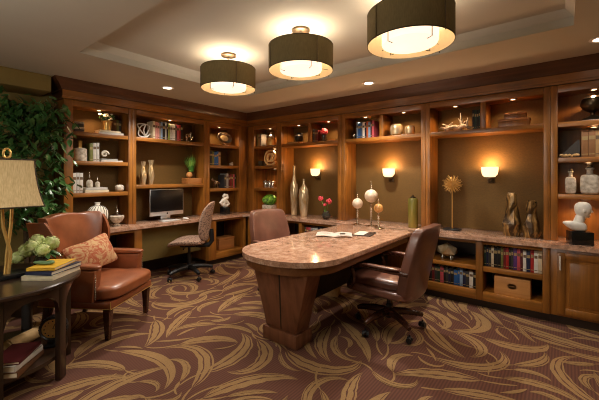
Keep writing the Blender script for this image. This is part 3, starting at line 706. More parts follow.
for x, z, b in ((-.10, .31, 0), (.05, .27, 1), (-.02, .22, 2)):
    G().tube([(0, 0, .02), (x*.4, 0, z*.6), (x, 0, z)], .003, 6).obj('stem', 'grass', t)
    g = G(); rr = random.Random(b)
    for i in range(22 if b < 2 else 6):
        d = Vector((rr.gauss(0, 1), rr.gauss(0, 1), rr.gauss(0, .8))).normalized()*(.03 if b < 2 else .016); g.ball((x+d.x, d.y, z+d.z), .015, 8)
    g.obj('bloom', 'pink', t)
# bay 3
g = G(); g.ball((0, 0, .05), .032, 16); g.lathe([(.022, 0), (.02, .008), (.006, .014), (.006, .022)], 14); puto(g, 'small_globe', 'silver', 'small silver ball on a foot left of the blue books', 'ornament', 'B', 2.14, .1, T1+.0006)
for u, s, lb in ((2.76, 1.0, 'larger gold mosaic jar on the shelf above the wall lamp'), (2.94, .78, 'smaller gold mosaic bowl on the shelf above the wall lamp')):
    lath('B', u, .13, T1, [(.05*s, 0), (.075*s, .02*s), (.085*s, .07*s), (.08*s, .13*s), (.065*s, .155*s), (.06*s, .15*s), (.07*s, .12*s), (0, .02)], 'merc', 'mosaic_jar', lb, 'jar', group='gold mosaic jars')
t = put('B', 3.035, -.02, ZS+.0008, 'tall_cylinder', 'tall green-gold cylinder vase with a small lid on the worktop', 'vase')
G().lathe([(.055, 0), (.06, .01), (.06, .35), (.052, .365), (.03, .37)], 28).obj('body', 'greengold', t); G().lathe([(.034, .371), (.034, .382), (.01, .388), (.012, .402), (.0, .41)], 20).obj('lid', 'bronze', t)
# candlestick orbs on the desk
def orb(x, y, h, r, mat, label):
    t = thing('orb_finial', label, 'ornament', (x, y, ZS+.0058), 0, 'orbs on candlestick stands')
    n = max(2, int((h-2*r-.06)/.03)); pr = [(.055, 0), (.058, .006), (.04, .014), (.012, .024)]; z = .024; zt = h*.8-2*r
    while z < zt-.02: pr += [(.012, z+.004), (.018, z+.012), (.012, z+.02), (.007, z+.026)]; z += .03
    pr += [(.008, zt), (.02, zt+.006), (.004, zt+.012)]
    G().lathe(pr, 18).obj('stand', 'silver', t)
    G().ball((0, 0, zt+r+.004), r, 28).obj('orb', mat, t)
    zz = zt+2*r; G().lathe([(.014, zz), (.016, zz+.006), (.006, zz+.012), (.011, zz+.022), (.005, zz+.03), (.008, zz+.042), (.003, zz+.052), (.001, h)], 14).obj('finial', 'silver', t)
orb(2.40, -.28, .43, .068, 'orb', 'middle-sized pearl orb on a silver stand, left one of the three')
orb(2.60, -.29, .58, .083, 'orb', 'tallest pearl orb on a silver stand, in the middle of the three')
orb(2.755, -.41, .375, .055, 'amber', 'smallest amber orb on a silver stand, right one of the three')
# bay 4
g = G(); rr = random.Random(12)
pts = [(-.18+.36*i/14, .01*math.sin(i), .03+.012*math.sin(i*1.3)) for i in range(15)]; g.tube(pts, [.006+.022*math.sin(PI*i/14)**.5*(1+.3*math.sin(i*2)) for i in range(15)], 9)
for x, a, L in ((.08, 1.7, .16), (.12, 1.3, .1), (.1, 2.2, .12), (-.05, 2.7, .12), (-.1, .6, .1), (.03, .5, .12)):
    g.tube([(x, 0, .035), (x+L*.5*math.cos(a), .01, .04+L*.5*math.sin(a)), (x+L*math.cos(a)*.9, -.01, .04+L*math.sin(a))], [.018, .012, .003], 8)
puto(g, 'driftwood', 'stone', 'pale driftwood sculpture on the top shelf above the sunburst', 'sculpture', 'B', 3.49, .12, T1+.016)
def lid_box(w, d, h, u, v, z, label, group):
    t = put('B', u, v, z+.0008, 'keepsake_box', label, 'box', group=group)
    G().box(-w/2, -d/2, 0, w/2, d/2, h*.7, .003).obj('body', 'wv', t); G().box(-w/2-.003, -d/2-.003, h*.7+.001, w/2+.003, d/2+.003, h, .003).obj('lid', 'boxwood2', t)
lid_box(.28, .17, .085, 4.09, .13, T1, 'larger brown box at the bottom of the two stacked on the top shelf', 'stacked brown boxes')
lid_box(.2, .13, .06, 4.1, .13, T1+.086, 'smaller brown box on top of the two stacked on the top shelf', 'stacked brown boxes')
# sunburst
t = put('B', 3.47, .08, ZS+.0008, 'sunburst_ornament', 'gold spiky sunburst ball on a thin stem and dark square base', 'ornament')
G().box(-.09, -.06, 0, .09, .06, .018, .003).obj('base', 'black', t); G().tube([(0, 0, .018), (0, 0, .5)], .007, 10).obj('stem', 'brass', t)
g = G(); g.ball((0, 0, .545), .028, 12); N = 120
for i in range(N):
    z = 1-2*(i+.5)/N; a = i*2.39996; q = math.sqrt(1-z*z); d = Vector((q*math.cos(a), q*math.sin(a), z)); c = Vector((0, 0, .545))
    g.tube([tuple(c+d*.02), tuple(c+d*(.105+.012*math.sin(i*5)))], [.0042, .0018], 5)
g.obj('rays', 'gold', t)
# gold bark sculptures
def shard(u, v, s, seed, lb):
    rr = random.Random(seed); pr = [(.082, 0), (.095, .07), (.1, .13), (.078, .2), (.06, .29), (.056, .37), (.05, .44)]; rows = []
    offs = [rr.uniform(.82, 1.12) for _ in range(9)]
    for k, (r_, z) in enumerate(pr):
        tw = k*.05*(1 if seed % 2 else -1); rows.append([(r_*s*offs[(i*2+k) % 9]*math.cos(2*PI*i/9+tw)*.98, r_*s*offs[(i*2+k) % 9]*.72*math.sin(2*PI*i/9+tw), z*s+(.025*math.sin(i*1.9) if k == len(pr)-1 else 0)) for i in range(10)])
    g = G(); g.grid(rows); g.add(rows[0][:9], [tuple(reversed(range(9)))]); g.add(rows[-1][:9], [tuple(range(9))])
    o_ = puto(g, 'faceted_vase', 'bark', lb, 'vase', 'B', u, v, ZS+.0008, group='rough gold faceted vases'); o_.data.polygons.foreach_set('use_smooth', [False]*len(o_.data.polygons))
shard(4.075, .06, 1.0, 3, 'wider rough gold faceted vase, left one of the pair on the worktop')
shard(4.25, .05, .84, 8, 'narrower rough gold faceted vase, right one of the pair next to the post')
# bay 5
t = put('B', 4.73, .13, T1+.0008, 'footed_urn', 'dark footed urn with a bowl and lid at the right end of the top shelf', 'urn')
G().lathe([(.12, 0), (.11, .012), (.05, .04), (.02, .06), (.018, .08), (.035, .09)], 28).obj('foot', 'bronze', t)
G().lathe([(.035, .091), (.075, .115), (.092, .155), (.09, .195), (.082, .215), (.0, .12)], 28).obj('bowl', 'bronze', t); G().lathe([(.08, .216), (.06, .235), (.02, .245), (.0, .247)], 28).obj('lid', 'silver', t)
g = G(); g.add([(-.098, -.06, 0), (.07, -.06, 0), (.07, .06, 0), (-.098, .06, 0), (.045, -.03, .17), (.065, -.03, .17), (.065, .03, .17), (.045, .03, .17)], [(3, 2, 1, 0), (4, 5, 6, 7), (0, 1, 5, 4), (1, 2, 6, 5), (2, 3, 7, 6), (3, 0, 4, 7)])
puto(g, 'pyramid_ornament', cmat((44, 34, 24)), 'dark slanted pyramid ornament left of the row of brown books', 'ornament', 'B', 4.568, .14, T2+.0008)
g = G(); rr = random.Random(2)
for i in range(16): g.ball((-.07+i*.009, rr.uniform(-.012, .012), .014+rr.uniform(0, .012)), rr.uniform(.009, .015), 7)
puto(g, 'coral_ornament', 'coral', 'small cream coral piece in front of the dark pyramid', 'ornament', 'B', 4.555, .045, T2+.0008)
def sbottle(u, w, h, lb):
    t = put('B', u, .11, 1.2258, 'stone_bottle', lb, 'bottle', group='stone bottles')
    g = G(); g.soft((0, 0, h*.34), (w/2, w*.32, h*.34), 5, 8); g.obj('body', 'stone', t)
    G().lathe([(w*.22, h*.66), (w*.17, h*.72), (w*.17, h*.84), (w*.25, h*.86), (w*.25, h*.9), (0, h*.9)], 16).obj('neck', 'stone', t)
    G().lathe([(w*.14, h*.901), (w*.2, h*.93), (w*.16, h), (0, h)], 14).obj('stopper', 'bronze', t)
sbottle(4.565, .088, .25, 'narrower pale stone bottle with a dark stopper, left one of the pair')
sbottle(4.71, .145, .285, 'wider pale stone bottle with a dark stopper, right one of the pair')
# bust
t = put('B', 4.63, -.06, ZS+.0008, 'bust', 'white plaster bust with a head turned right on a black marble block', 'bust', rot=.35)
G().box(-.085, -.065, 0, .085, .065, .12, .003).obj('plinth', 'marble', t)
g = G()
def chest(q, w): return (w.x*(1+.25*q[2])-.02*q[2], w.y, w.z)
g.soft((-.03, 0, .168), (.078, .055, .047), 3, 10, chest); g.tube([(-.015, 0, .19), (.008, 0, .262)], [.042, .038], 14)
g.soft((.024, 0, .318), (.062, .05, .08), 2.3, 14, lambda q, w: (w.x+.012*q[2]*q[0], w.y*(1+.12*q[2]), w.z))
g.tube([(.082, 0, .33), (.098, 0, .303), (.082, 0, .296)], [.006, .010, .006], 8)
g.tube([(.062, 0, .262), (.074, 0, .258)], [.018, .012], 8); g.tube([(.072, -.034, .34), (.086, 0, .343), (.072, .034, .34)], .006, 8); g.tube([(.078, -.014, .276), (.084, 0, .277), (.078, .014, .276)], .005, 6)
g.ball((.015, -.051, .315), .014, 8, sc=(1, .5, 1.4))
g.obj('figure', 'plaster', t)
# low bookcase things
g = G(); rr = random.Random(21); ico = []
bm = bmesh.new(); bmesh.ops.create_icosphere(bm, subdivisions=1, radius=1)
for v in bm.verts: v.co = Vector((v.co.x*.125, v.co.y*.11, v.co.z*.085+.105))*rr.uniform(.93, 1.07)
bm.verts.index_update(); g.add([v.co[:] for v in bm.verts], [[v.index for v in f.verts] for f in bm.faces]); bm.free()
t = put('B', 3.46, -.09, .4518, 'faceted_ornament', 'gold faceted stone ornament on small feet beside the brown desk chair', 'ornament')
zz = min(v[2] for v in g.v); g.obj('body', 'merc', t, ang=5)
g = G(); [g.tube([(x, y, 0), (x*.8, y*.8, .045)], .008, 6) for x, y in ((.05, .04), (-.05, .04), (.05, -.04), (-.05, -.04))]; g.obj('stand', 'silver', t)
t = put('B', 4.10, -.09, .1858, 'wooden_box', 'light wooden box with a faint stamp on the bottom shelf right of the books', 'box')
G().box(-.155, -.1, 0, .155, .1, .185, .004).obj('body', 'boxwood', t)
g = G(); g.T = Matrix.Translation((0, -.1005, .1)) @ Matrix.Rotation(PI/2, 4, 'X'); g.lathe([(.034, -.0004), (.03, .0004), (.026, -.0004)], 24, sx=1.5); g.box(-.03, -.003, -.0002, .03, .003, .0006); g.obj('stamp', cmat((188, 130, 76)), t)

# ------------------------------------------------------------------ computer on the worktop
t = put('A', -1.53, .06, ZS+.0008, 'computer', 'silver all-in-one computer with a dark screen on the worktop', 'computer')
g = G(); g.box(-.264, -.01, .07, .264, .012, .45, .004); g.obj('housing', 'alu', t)
G().box(-.256, -.0125, .128, .256, -.0105, .442, .0005).obj('screen', 'screen', t)
g = G(); g.box(-.09, -.08, 0, .09, .09, .008, .003); g.hexa([(-.075, .04, .008), (.075, .04, .008), (.075, .055, .008), (-.075, .055, .008), (-.07, .012, .16), (.07, .012, .16), (.07, .02, .16), (-.07, .02, .16)], .002); g.obj('stand', 'alu', t)
g = G(); g.T = Matrix.Translation((0, -.0105, .098)) @ Matrix.Rotation(PI/2, 4, 'X'); g.soft((0, 0, .0003), (.011, .011, .0006), 2.5, 5); g.soft((.003, .0155, .0003), (.003, .004, .0005), 2.2, 4); g.obj('logo', 'black', t)
g = G(); g.box(-.14, -.06, 0, .14, .06, .009, .003)
for i in range(4):
    for j in range(13): g.box(-.132+j*.0204, -.052+i*.026, .009, -.132+j*.0204+.0175, -.052+i*.026+.022, .012, 0, 1)
puto(g, 'keyboard', ['alu', 'wplastic'], 'slim white and silver keyboard in front of the dark screen', 'keyboard', 'A', -1.57, -.1, ZS+.0008)
g = G(); g.soft((0, 0, .014), (.03, .055, .0138), 3, 8); puto(g, 'computer_mouse', 'wplastic', 'small white mouse beside the keyboard', 'mouse', 'A', -1.33, -.11, ZS+.0008)

# ------------------------------------------------------------------ lamps in the cabinets and the ceiling
def light(kind, name, loc, power, col, size=.03, rot=(0, 0, 0), spot=None, blend=.8):
    L = bpy.data.lights.new(name, kind); L.energy = power; L.color = col
    if kind == 'SPOT': L.spot_size = R(spot); L.spot_blend = blend; L.shadow_soft_size = size
    elif kind == 'POINT': L.shadow_soft_size = size
    elif kind == 'AREA': L.size = size; L.shape = 'DISK'
    o = bpy.data.objects.new(name, L); C.objects.link(o); o.location = loc; o.rotation_euler = rot; return o
WARM = (1, .60, .30); WARM2 = (1, .91, .80)
PUCK = 8
def puck(wall, u, v, z, desc, p=1.0):
    l, r = W(wall, u, v, z)
    t = thing('puck_light', 'small round cabinet light '+desc, 'light', (l[0], l[1], z), r, 'small cabinet lights')
    G().lathe([(.022, -.001), (.034, -.001), (.034, -.012), (.03, -.014), (.022, -.014), (.022, -.001)], 20, cap=False).obj('ring', 'nickel', t)
    G().lathe([(.0, -.004), (.021, -.004), (.021, -.009), (.0, -.01)], 20).obj('lens', 'puckglow', t)
    light('SPOT', 'puck_lamp', (l[0], l[1], z-.02), PUCK*p, WARM, .015, spot=150, blend=.6)
ZP = 2.2445
puck('A', -2.43, .10, ZP, 'over the gold flower pot'); puck('A', -1.47, .08, ZP, 'over the book row above the computer'); puck('A', -.55, .10, ZP, 'over the oval silver platter')
puck('B', .48, .10, ZP, 'over the gold lidded jar'); puck('B', 1.12, .10, ZP, 'over the round black vase'); puck('B', 1.70, .10, ZP, 'over the pink flower ball')
puck('B', 2.32, .10, ZP, 'over the blue books'); puck('B', 2.87, .10, ZP, 'over the gold mosaic jars'); puck('B', 3.50, .10, ZP, 'over the driftwood'); puck('B', 4.08, .10, ZP, 'over the two stacked brown boxes'); puck('B', 4.74, .10, ZP, 'over the dark footed urn')
puck('B', 4.74, .10, 1.8845, 'under the top shelf over the brown books', .7); puck('B', 4.70, .10, 1.5345, 'under the shelf over the stone bottles', .7); puck('B', 4.68, .10, 1.1795, 'over the white bust', .7)
puck('B', .58, .12, 1.8845, 'over the gold at-sign', .6); puck('B', .58, .12, 1.5345, 'over the small silver canisters', .6); puck('B', .6, .12, 1.1495, 'over the clipped green plant', .4)

def downlight(x, y, z, desc, p=60, spot=110):
    t = thing('recessed_light', 'round recessed ceiling light '+desc, 'light', (x, y, z), 0, 'recessed ceiling lights')
    G().lathe([(.05, -.001), (.075, -.001), (.078, -.004), (.072, -.008), (.052, -.008), (.05, -.001)], 28, cap=False).obj('trim_ring', 'wplastic', t)
    G().lathe([(0, -.002), (.05, -.002), (.05, -.005), (0, -.006)], 28).obj('lens', 'downglow', t)
    light('SPOT', 'downlight_lamp', (x, y, z-.02), p, WARM2, .05, spot=spot, blend=.7)
DL = 125
downlight(.595, -1.9, ZC, 'above the patterned office chair', DL, 125)
downlight(2.68, -.52, ZC, 'above the three orbs', DL, 125)
downlight(4.75, -.52, ZC, 'above the white bust', DL*.26, 125)
for x, y in ((5.4, -2.4), (5.4, -4.6), (2.6, -4.4)): downlight(x, y, ZC, 'added out of view to fill the open floor', DL*.25, 130)  # unseen extra downlights, added only as room fill

L = bpy.data.lights.new('added_window_fill', 'AREA'); L.shape = 'RECTANGLE'; L.size = 3.0; L.size_y = 1.4; L.energy = 30; L.color = (1, .95, .88)  # added area light: soft neutral fill through the made-up window
o = bpy.data.objects.new('added_window_fill', L); C.objects.link(o); o.location = (2.8, Y0-.2, 1.45); o.rotation_euler = (PI/2, 0, 0)

def pendant(x, y, desc, R_=.272, P=34):
    t = thing('drum_ceiling_light', desc, 'ceiling light', (x, y, ZT), 0, 'drum ceiling lights')
    G().lathe([(0, -.001), (.075, -.001), (.075, -.018), (.05, -.026), (.018, -.028)], 30).obj('canopy', 'bronze', t)
    G().tube([(0, 0, -.028), (0, 0, -.17)], .009, 12).obj('stem', 'nickel', t)
    zt, zb = -.145, -.352
    g = G(); n = 64
    g.lathe([(R_, zt), (R_, zb)], n, mi=0, cap=False); g.lathe([(R_-.004, zb), (R_-.004, zt)], n, mi=1, cap=False)
    g.lathe([(R_, zb), (R_-.004, zb)], n, mi=0, cap=False); g.lathe([(R_-.004, zt), (R_, zt)], n, mi=0, cap=False)
    g.lathe([(R_+.001, zb+.006), (R_+.001, zb)], n, mi=2, cap=False); g.lathe([(R_+.001, zt), (R_+.001, zt-.006)], n, mi=2, cap=False)
    g.obj('outer_shade', ['shade', 'cream', 'trim'], t)
    Ri = R_*.65
    G().lathe([(Ri, zb+.16), (Ri, zb+.012), (Ri-.004, zb), (Ri-.03, zb-.008), (0, zb-.014)], 48, cap=False).obj('inner_diffuser', 'diffuser', t)
    g = G(); 
    for k in range(4):
        a = PI/4+k*PI/2+.35; c_, s_ = math.cos(a), math.sin(a)
        g.tube([(c_*(R_+.006), s_*(R_+.006), zt-.01), (c_*(R_+.006), s_*(R_+.006), zb-.012)], .003, 6)
        g.tube([(c_*(Ri+.006), s_*(Ri+.006), zb+.14), (c_*(Ri+.006), s_*(Ri+.006), zb-.012), (c_*(Ri-.03), s_*(Ri-.03), zb-.016)], .003, 6)
        g.tube([(c_*(Ri+.006), s_*(Ri+.006), zb+.05), (c_*(R_-.004), s_*(R_-.004), zb+.05)], .0025, 6)
        g.tube([(0, 0, -.165), (c_*(Ri+.006), s_*(Ri+.006), -.165), (c_*(Ri+.006), s_*(Ri+.006), zb+.14)], .0025, 6)
    g.obj('frame', 'bronze', t)
    light('POINT', 'pendant_lamp', (x, y, ZT+zb+.185), P*.2, WARM2, .05)
    light('SPOT', 'pendant_lamp', (x, y, ZT+zb-.03), P*1.25, WARM2, .2, spot=172, blend=.35)
pendant(1.835, -1.95, 'smallest-looking olive drum ceiling light, nearest the computer')
pendant(2.77, -1.95, 'middle one of the three olive drum ceiling lights')
pendant(3.70, -1.95, 'largest-looking olive drum ceiling light, over the brown desk chair side', .28)

t = thing('added_floor_lamp', 'tall bronze uplight floor lamp added out of view to brighten the ceiling', 'lamp', (2.5, -4.9, .005))  # unseen uplight, added to brighten the soffit on the left
G().lathe([(.14, 0), (.14, .015), (.02, .03), (.013, .05), (.013, 1.62), (.03, 1.64)], 28).obj('stand', 'bronze', t)
G().lathe([(.03, 1.641), (.12, 1.68), (.17, 1.74), (.168, 1.742), (.115, 1.686), (.0, 1.65)], 32, cap=False).obj('bowl', 'bronze', t)
light('POINT', 'added_floor_lamp_fill', (2.5, -4.9, 1.76), 52, (1, .93, .82), .22)

def sconce(u, z, desc, P=8):
    t = put('B', u, .326, z, 'wall_sconce', desc, 'wall lamp', group='wall sconces')
    G().box(-.035, -.014, -.10, .035, -.0008, .03, .003).obj('backplate', 'bronze', t)
    g = G(); g.tube([(0, -.014, -.05), (0, -.05, -.075), (0, -.09, -.07), (0, -.1, -.045)], .008, 8); g.lathe([(.0, -.05), (.03, -.045), (.035, -.036), (.0, -.034)], 20, c=(0, -.1)); g.tube([(-.085, -.1, .0), (-.06, -.12, -.035), (0, -.13, -.05), (.06, -.12, -.035), (.085, -.1, .0)], .005, 8); g.obj('arm', 'bronze', t)
    g = G(); pr = [(.0, -.033), (.055, -.031), (.078, -.01), (.086, .03), (.09, .085), (.085, .085), (.081, .03), (.073, -.005), (.0, -.025)]
    g.lathe(pr, 32, c=(0, -.1), sy=.62); g.obj('glass_shade', 'sconceglow', t)
    light('POINT', 'sconce_lamp', (u, .326-.1, z+.11), P, WARM, .035)
sconce(1.36, 1.44, 'glowing wall sconce between the tall vases and the pink flowers')
sconce(2.61, 1.425, 'glowing wall sconce above the three orbs')
sconce(3.84, 1.425, 'glowing wall sconce right of the sunburst ornament')

# ------------------------------------------------------------------ peninsula desk
t = thing('desk', 'long granite-topped desk with a rounded end and tapered wooden pedestal', 'desk', (2.62, -1.3, 0))
def outline(o=0):
    hw = .472-o; pts = []; cx_, cy_ = .066, -.62; n = 32; p = 2.15; L = .42-o
    for i in range(n+1):
        a = PI+PI*i/n; c_, s_ = math.cos(a), math.sin(a)
        pts.append((cx_+hw*math.copysign(abs(c_)**(2/p), c_), cy_+L*math.copysign(abs(s_)**(2/p), s_)))
    pts += [(hw+cx_, .86), (hw-.04, 1.058), (-hw+cx_, 1.058)]
    return pts
G().prism(outline(), .724, .767, .012, seg=3).obj('top', 'granite', t)
G().prism(outline(.035), .655, .7235, .008).obj('apron', 'apron', t)
x, y = -2.62, 1.3
g = G(); g.hexa([(2.484+x, -2.07+y, .115), (2.815+x, -2.07+y, .115), (2.815+x, -1.90+y, .115), (2.484+x, -1.90+y, .115), (2.44+x, -2.19+y, .6545), (3.02+x, -2.19+y, .6545), (3.02+x, -2.00+y, .6545), (2.44+x, -2.00+y, .6545)], .006)
g.obj('pedestal', 'ped', t)
def gp(f, z):  # point on pedestal front at fraction f and height z
    k = (z-.115)/(.6545-.115); return (2.484+(2.44-2.484)*k+f*(.331+(.58-.331)*k)+x, -2.07-.12*k+y)
a0, a1, b0, b1 = gp(.50, .12), gp(.53, .12), gp(.50, .65), gp(.53, .65)
g = G(); g.hexa([(a0[0], a0[1]-.0012, .12), (a1[0], a1[1]-.0012, .12), (a1[0], a1[1]+.004, .12), (a0[0], a0[1]+.004, .12), (b0[0], b0[1]-.0012, .65), (b1[0], b1[1]-.0012, .65), (b1[0], b1[1]+.004, .65), (b0[0], b0[1]+.004, .65)]); g.obj('groove', 'black', t)
G().box(2.464+x, -2.092+y, .0045, 2.836+x, -1.88+y, .114, .004).obj('plinth', 'ped', t)
G().box(2.50+x, -1.99+y, .20, 2.60+x, -.30+y, .6545, .004).obj('modesty_panel', 'wkick', t)
G().box(2.46+x, -.36+y, .0045, 2.80+x, -.245+y, .6545, .004).obj('end_support', 'wkick', t)

# magazine
g = G()
rows = [[(xx, yy, .018+.006*math.cos(xx*20)-.0) for yy in (-.11, .11)] for xx in [-.2+.02*i for i in range(21)]]
rows = [[(xx, yy, .006+.012*abs(math.sin(abs(xx)/.2*PI*.9))) for yy in (-.12, .12)] for xx in [-.19+.019*i for i in range(21)]]
g.grid([r[::-1] for r in rows], thick=.005)
o = tag(g.obj('magazine', 'paper', loc=(2.58, -1.13, ZS+.0065), rot=(0, 0, .55)), 'open magazine with pale pages and a dark picture lying on the desk', 'magazine')
o.data.materials[0] = plain('magazine_page', (214, 206, 196), .35, noise_amt=.06)
g = G(); f = lambda xx: .006+.012*abs(math.sin(abs(xx)/.2*PI*.9))+.0006
for a, b, y0, y1, mi in ((.06, .12, -.04, .05, 0), (-.15, -.04, .05, .055, 0), (-.15, -.04, .03, .034, 0), (-.15, -.04, .01, .014, 0), (-.15, -.06, -.01, -.006, 0), (.03, .16, -.085, -.08, 0), (.03, .16, -.1, -.096, 0)):
    g.grid([[(a+(b-a)*k/4, y0, f(a+(b-a)*k/4)), (a+(b-a)*k/4, y1, f(a+(b-a)*k/4))] for k in range(5)])
g.obj('printed_picture', 'black', o)
for (dx, dy, rz, lb) in ((.28, .27, .2, 'dark folded magazine behind the open magazine'),):
    g = G(); g.box(-.1, -.13, 0, .1, .13, .008, .002, 0); g.box(-.09, -.12, .0081, .02, .12, .0085, 0, 1)
    tag(g.obj('magazine', [cmat((52, 44, 42), .3), 'paper'], loc=(2.52+dx, -1.13+dy, ZS+.0065), rot=(0, 0, rz)), lb, 'magazine')

# ------------------------------------------------------------------ executive chairs
def swivel(t, r, h, spmat, zc=.12, col='black'):
    """five-star base: column, hub, five legs each with a caster"""
    G().lathe([(.028, .10), (.028, h-.12), (.018, h-.12), (.018, h)], 18).obj('column', 'black', t)
    G().lathe([(.045, zc-.03), (.05, zc), (.04, zc+.035), (.028, zc+.045)], 20).obj('hub', spmat, t)
    for k in range(5):
        a = t['a0']+k*2*PI/5; c_, s_ = math.cos(a), math.sin(a); g = G()
        pts = [(c_*q, s_*q, z) for q, z in ((.03, zc+.005), (r*.5, zc+.004), (r*.85, zc-.014), (r, zc-.03))]
        g.tube(pts, [.037, .032, .026, .02], 12); l = g.obj('leg', spmat, t)
        w = G(); w.T = Matrix.Translation((c_*r, s_*r, 0)) @ Matrix.Rotation(a+.7, 4, 'Z')
        w.tube([(0, -.028, .029), (0, -.008, .029)], .0235, 16); w.tube([(0, .008, .029), (0, .028, .029)], .0235, 16); w.tube([(0, 0, .03), (0, 0, .075)], .007, 8); w.soft((0, 0, .045), (.022, .02, .012), 3, 5)
        w.obj('caster', 'black', l)
    del t['a0']
def exec_chair(x, y, rz, label, z0=.005):
    t = thing('desk_chair', label, 'chair', (x, y, z0), rz, 'leather desk chairs'); t['a0'] = R(3)
    swivel(t, .31, .34, 'chairwood', .15)
    G().box(-.2, -.2, .335, .2, .2, .358, .01).obj('seat_plate', 'black', t)
    g = G(); g.soft((.02, 0, .395), (.31, .275, .038), 7, 12, lambda q, w: (w.x, w.y*(1-.04*q[0]), w.z)); g.obj('seat_frame', 'leather2', t)
    g = G(); g.soft((.04, 0, .462), (.285, .245, .05), 4.5, 14, lambda q, w: (w.x, w.y, w.z+.012*(1-q[0]**2)*(1-q[1]**2)*(q[2] > 0)+(-.02*max(0, q[0])**3))); g.obj('seat', 'leather2', t)
    def bk(q, w):
        k = (q[2]+1)/2; wid = 1+.10*math.sin(PI*min(1, k*1.1))-.03*max(0, k-.86)/.14
        return (w.x-.14*k**1.3+.035*(abs(q[1])**2.5), w.y*wid, w.z+.008*(1-q[1]**2)*(q[2] > .5))
    g = G(); g.soft((-.25, 0, .655), (.045, .262, .315), 11, 16, bk); g.obj('backrest', 'leather2', t)
    for s in (-1, 1):
        g = G(); yy = s*.30
        g.tube([(-.29, yy*.93, .60), (-.1, yy, .608), (.12, yy, .615), (.19, yy, .607), (.215, yy, .575), (.19, yy, .51), (.20, yy*.98, .45), (.235, yy*.95, .40)], [.02, .021, .022, .022, .02, .018, .018, .016], 10, flat=.9)
        a = g.obj('armrest', 'chairwood', t)
        g = G(); g.soft((-.06, yy, .632), (.17, .027, .012), 3.5, 8); g.obj('arm_pad', 'leather2', a)
    return t
exec_chair(3.245, -1.24, R(179), 'brown leather desk chair with wooden arms in front of the desk, right of it')
exec_chair(1.90, -1.14, R(-8), 'brown leather desk chair pushed in behind the desk, mostly hidden by it')
# carton
g = G(); g.frus((-.09, -.07, .09, .07, 0), (-.1, -.08, .1, .08, .17), .004); g.box(-.085, -.065, .1705, .085, .065, .19, .003)
tag(g.obj('carton', 'coral', loc=(2.36, -.84, .005), rot=(0, 0, .3)), 'small cream carton on the floor under the desk', 'carton')

# ------------------------------------------------------------------ task chair
t = thing('office_chair', 'patterned armless office chair with black five-star base by the computer', 'chair', (.40, -1.46, .005), R(222)); t['a0'] = R(55)
swivel(t, .32, .42, 'black', .13)
G().box(-.1, -.1, .42, .1, .1, .445, .008).obj('seat_plate', 'black', t)
g = G(); g.soft((.02, 0, .488), (.25, .245, .043), 3.4, 14, lambda q, w: (w.x, w.y*(1-.10*max(0, q[0])), w.z-.05*max(0, q[0])**2.5*1.0+.018*q[1]**2)); g.obj('seat', 'knit', t)
def bk2(q, w):
    k = (q[2]+1)/2
    return (w.x-.05*k+.07*abs(q[1])**2-.05*k**3, w.y*(1-.10*k*k), w.z)
g = G(); g.soft((-.235, 0, .77), (.035, .225, .275), 3.0, 16, bk2); g.obj('backrest', 'knit', t)
g = G(); g.tube([(-.05, 0, .435), (-.27, 0, .435), (-.315, 0, .50), (-.30, 0, .66)], .017, 10, flat=2); g.tube([(.05, .05, .43), (.02, .22, .42)], .009, 8); g.obj('back_bar', 'black', t)

# ------------------------------------------------------------------ leather wing chair
t = thing('wing_chair', 'cognac leather wing armchair with dark tapered legs beside the round table', 'armchair', (1.06, -2.86, .005), math.atan2(.54, .84))
for xx, yy, dx in ((.29, .29, .0), (.29, -.29, .0), (-.29, .25, -.06), (-.29, -.25, -.06)):
    G().frus((xx-.018+dx, yy-.018, xx+.018+dx, yy+.018, 0), (xx-.03, yy-.03, xx+.03, yy+.03, .265), .003).obj('leg', 'chairwood', t)
g = G(); g.box(-.33, -.325, .2655, .335, .325, .33, .015); g.obj('seat_rail', 'leather', t)
def sf(q, w): return (w.x, w.y*(1 if q[0] > .35 else .86), w.z+.022*(1-q[0]**2)*(1-q[1]**2)*(q[2] > 0))
g = G(); g.soft((.05, 0, .395), (.33, .34, .063), 5, 16, sf); g.obj('seat', 'leather', t)
def wb(q, w):
    k = (q[2]+1)/2; a = abs(q[1])
    wid = .84+.34*max(0, k-.35)**1.2/.6
    x = w.x-.13*k+.13*a**3*(.4+.6*k); z = w.z
    if q[2] > .3: z += (.055*(a**6) + .02*(1-min(1, a/.55)**2) - .012)*((q[2]-.3)/.7)
    return (x, w.y*wid, z)
g = G(); g.soft((-.26, 0, .70), (.055, .31, .335), 9, 18, wb); g.obj('backrest', 'leather', t)
for s in (-1, 1):
    g = G(); yy = s*.315
    g.hexa([(-.33, yy-.045, .331), (.20, yy-.045, .331), (.20, yy+.045, .331), (-.33, yy+.045, .331), (-.36, yy-.045, .60), (.22, yy-.045, .60), (.22, yy+.045, .60), (-.36, yy+.045, .60)], .012, seg=3)
    a = g.obj('armrest', 'leather', t)
    g = G(); g.soft((-.06, yy, .622), (.30, .052, .022), 4, 10); g.obj('arm_cap', 'leather', a)
    g = G()
    for k in range(11): g.ball((.216, yy+s*.03, .36+.02*k), .006, 8)
    g.box(.211, yy+s*.03-.004, .35, .2145+.001, yy+s*.03+.004, .575, .001); g.obj('nail_trim', 'silver', a)
    # wing
    g = G(); rows = []
    for i in range(9):
        k = i/8; z = .60+.40*k; x0 = -.33-.06*k; x1 = x0+.13+.10*math.sin(PI*min(1, (1-k)*.9+.1))*.9; y0 = s*(.29+.055*k)
        rows.append([(x0+(x1-x0)*j/4, y0+s*.012*math.sin(PI*j/4), z) for j in range(5)])
    g.grid(rows if s > 0 else [r[::-1] for r in rows], thick=.03); g.obj('wing', 'leather', t)
# welt lines along the seat rail
g = G()
for z in (.272,): g.tube([(-.33, -.328, z), (.338, -.328, z), (.338, .328, z)], .004, 6)
g.tube([(.338, -.328, .272), (.338, -.328, .335)], .004, 6)
g.obj('piping', 'brass', t)
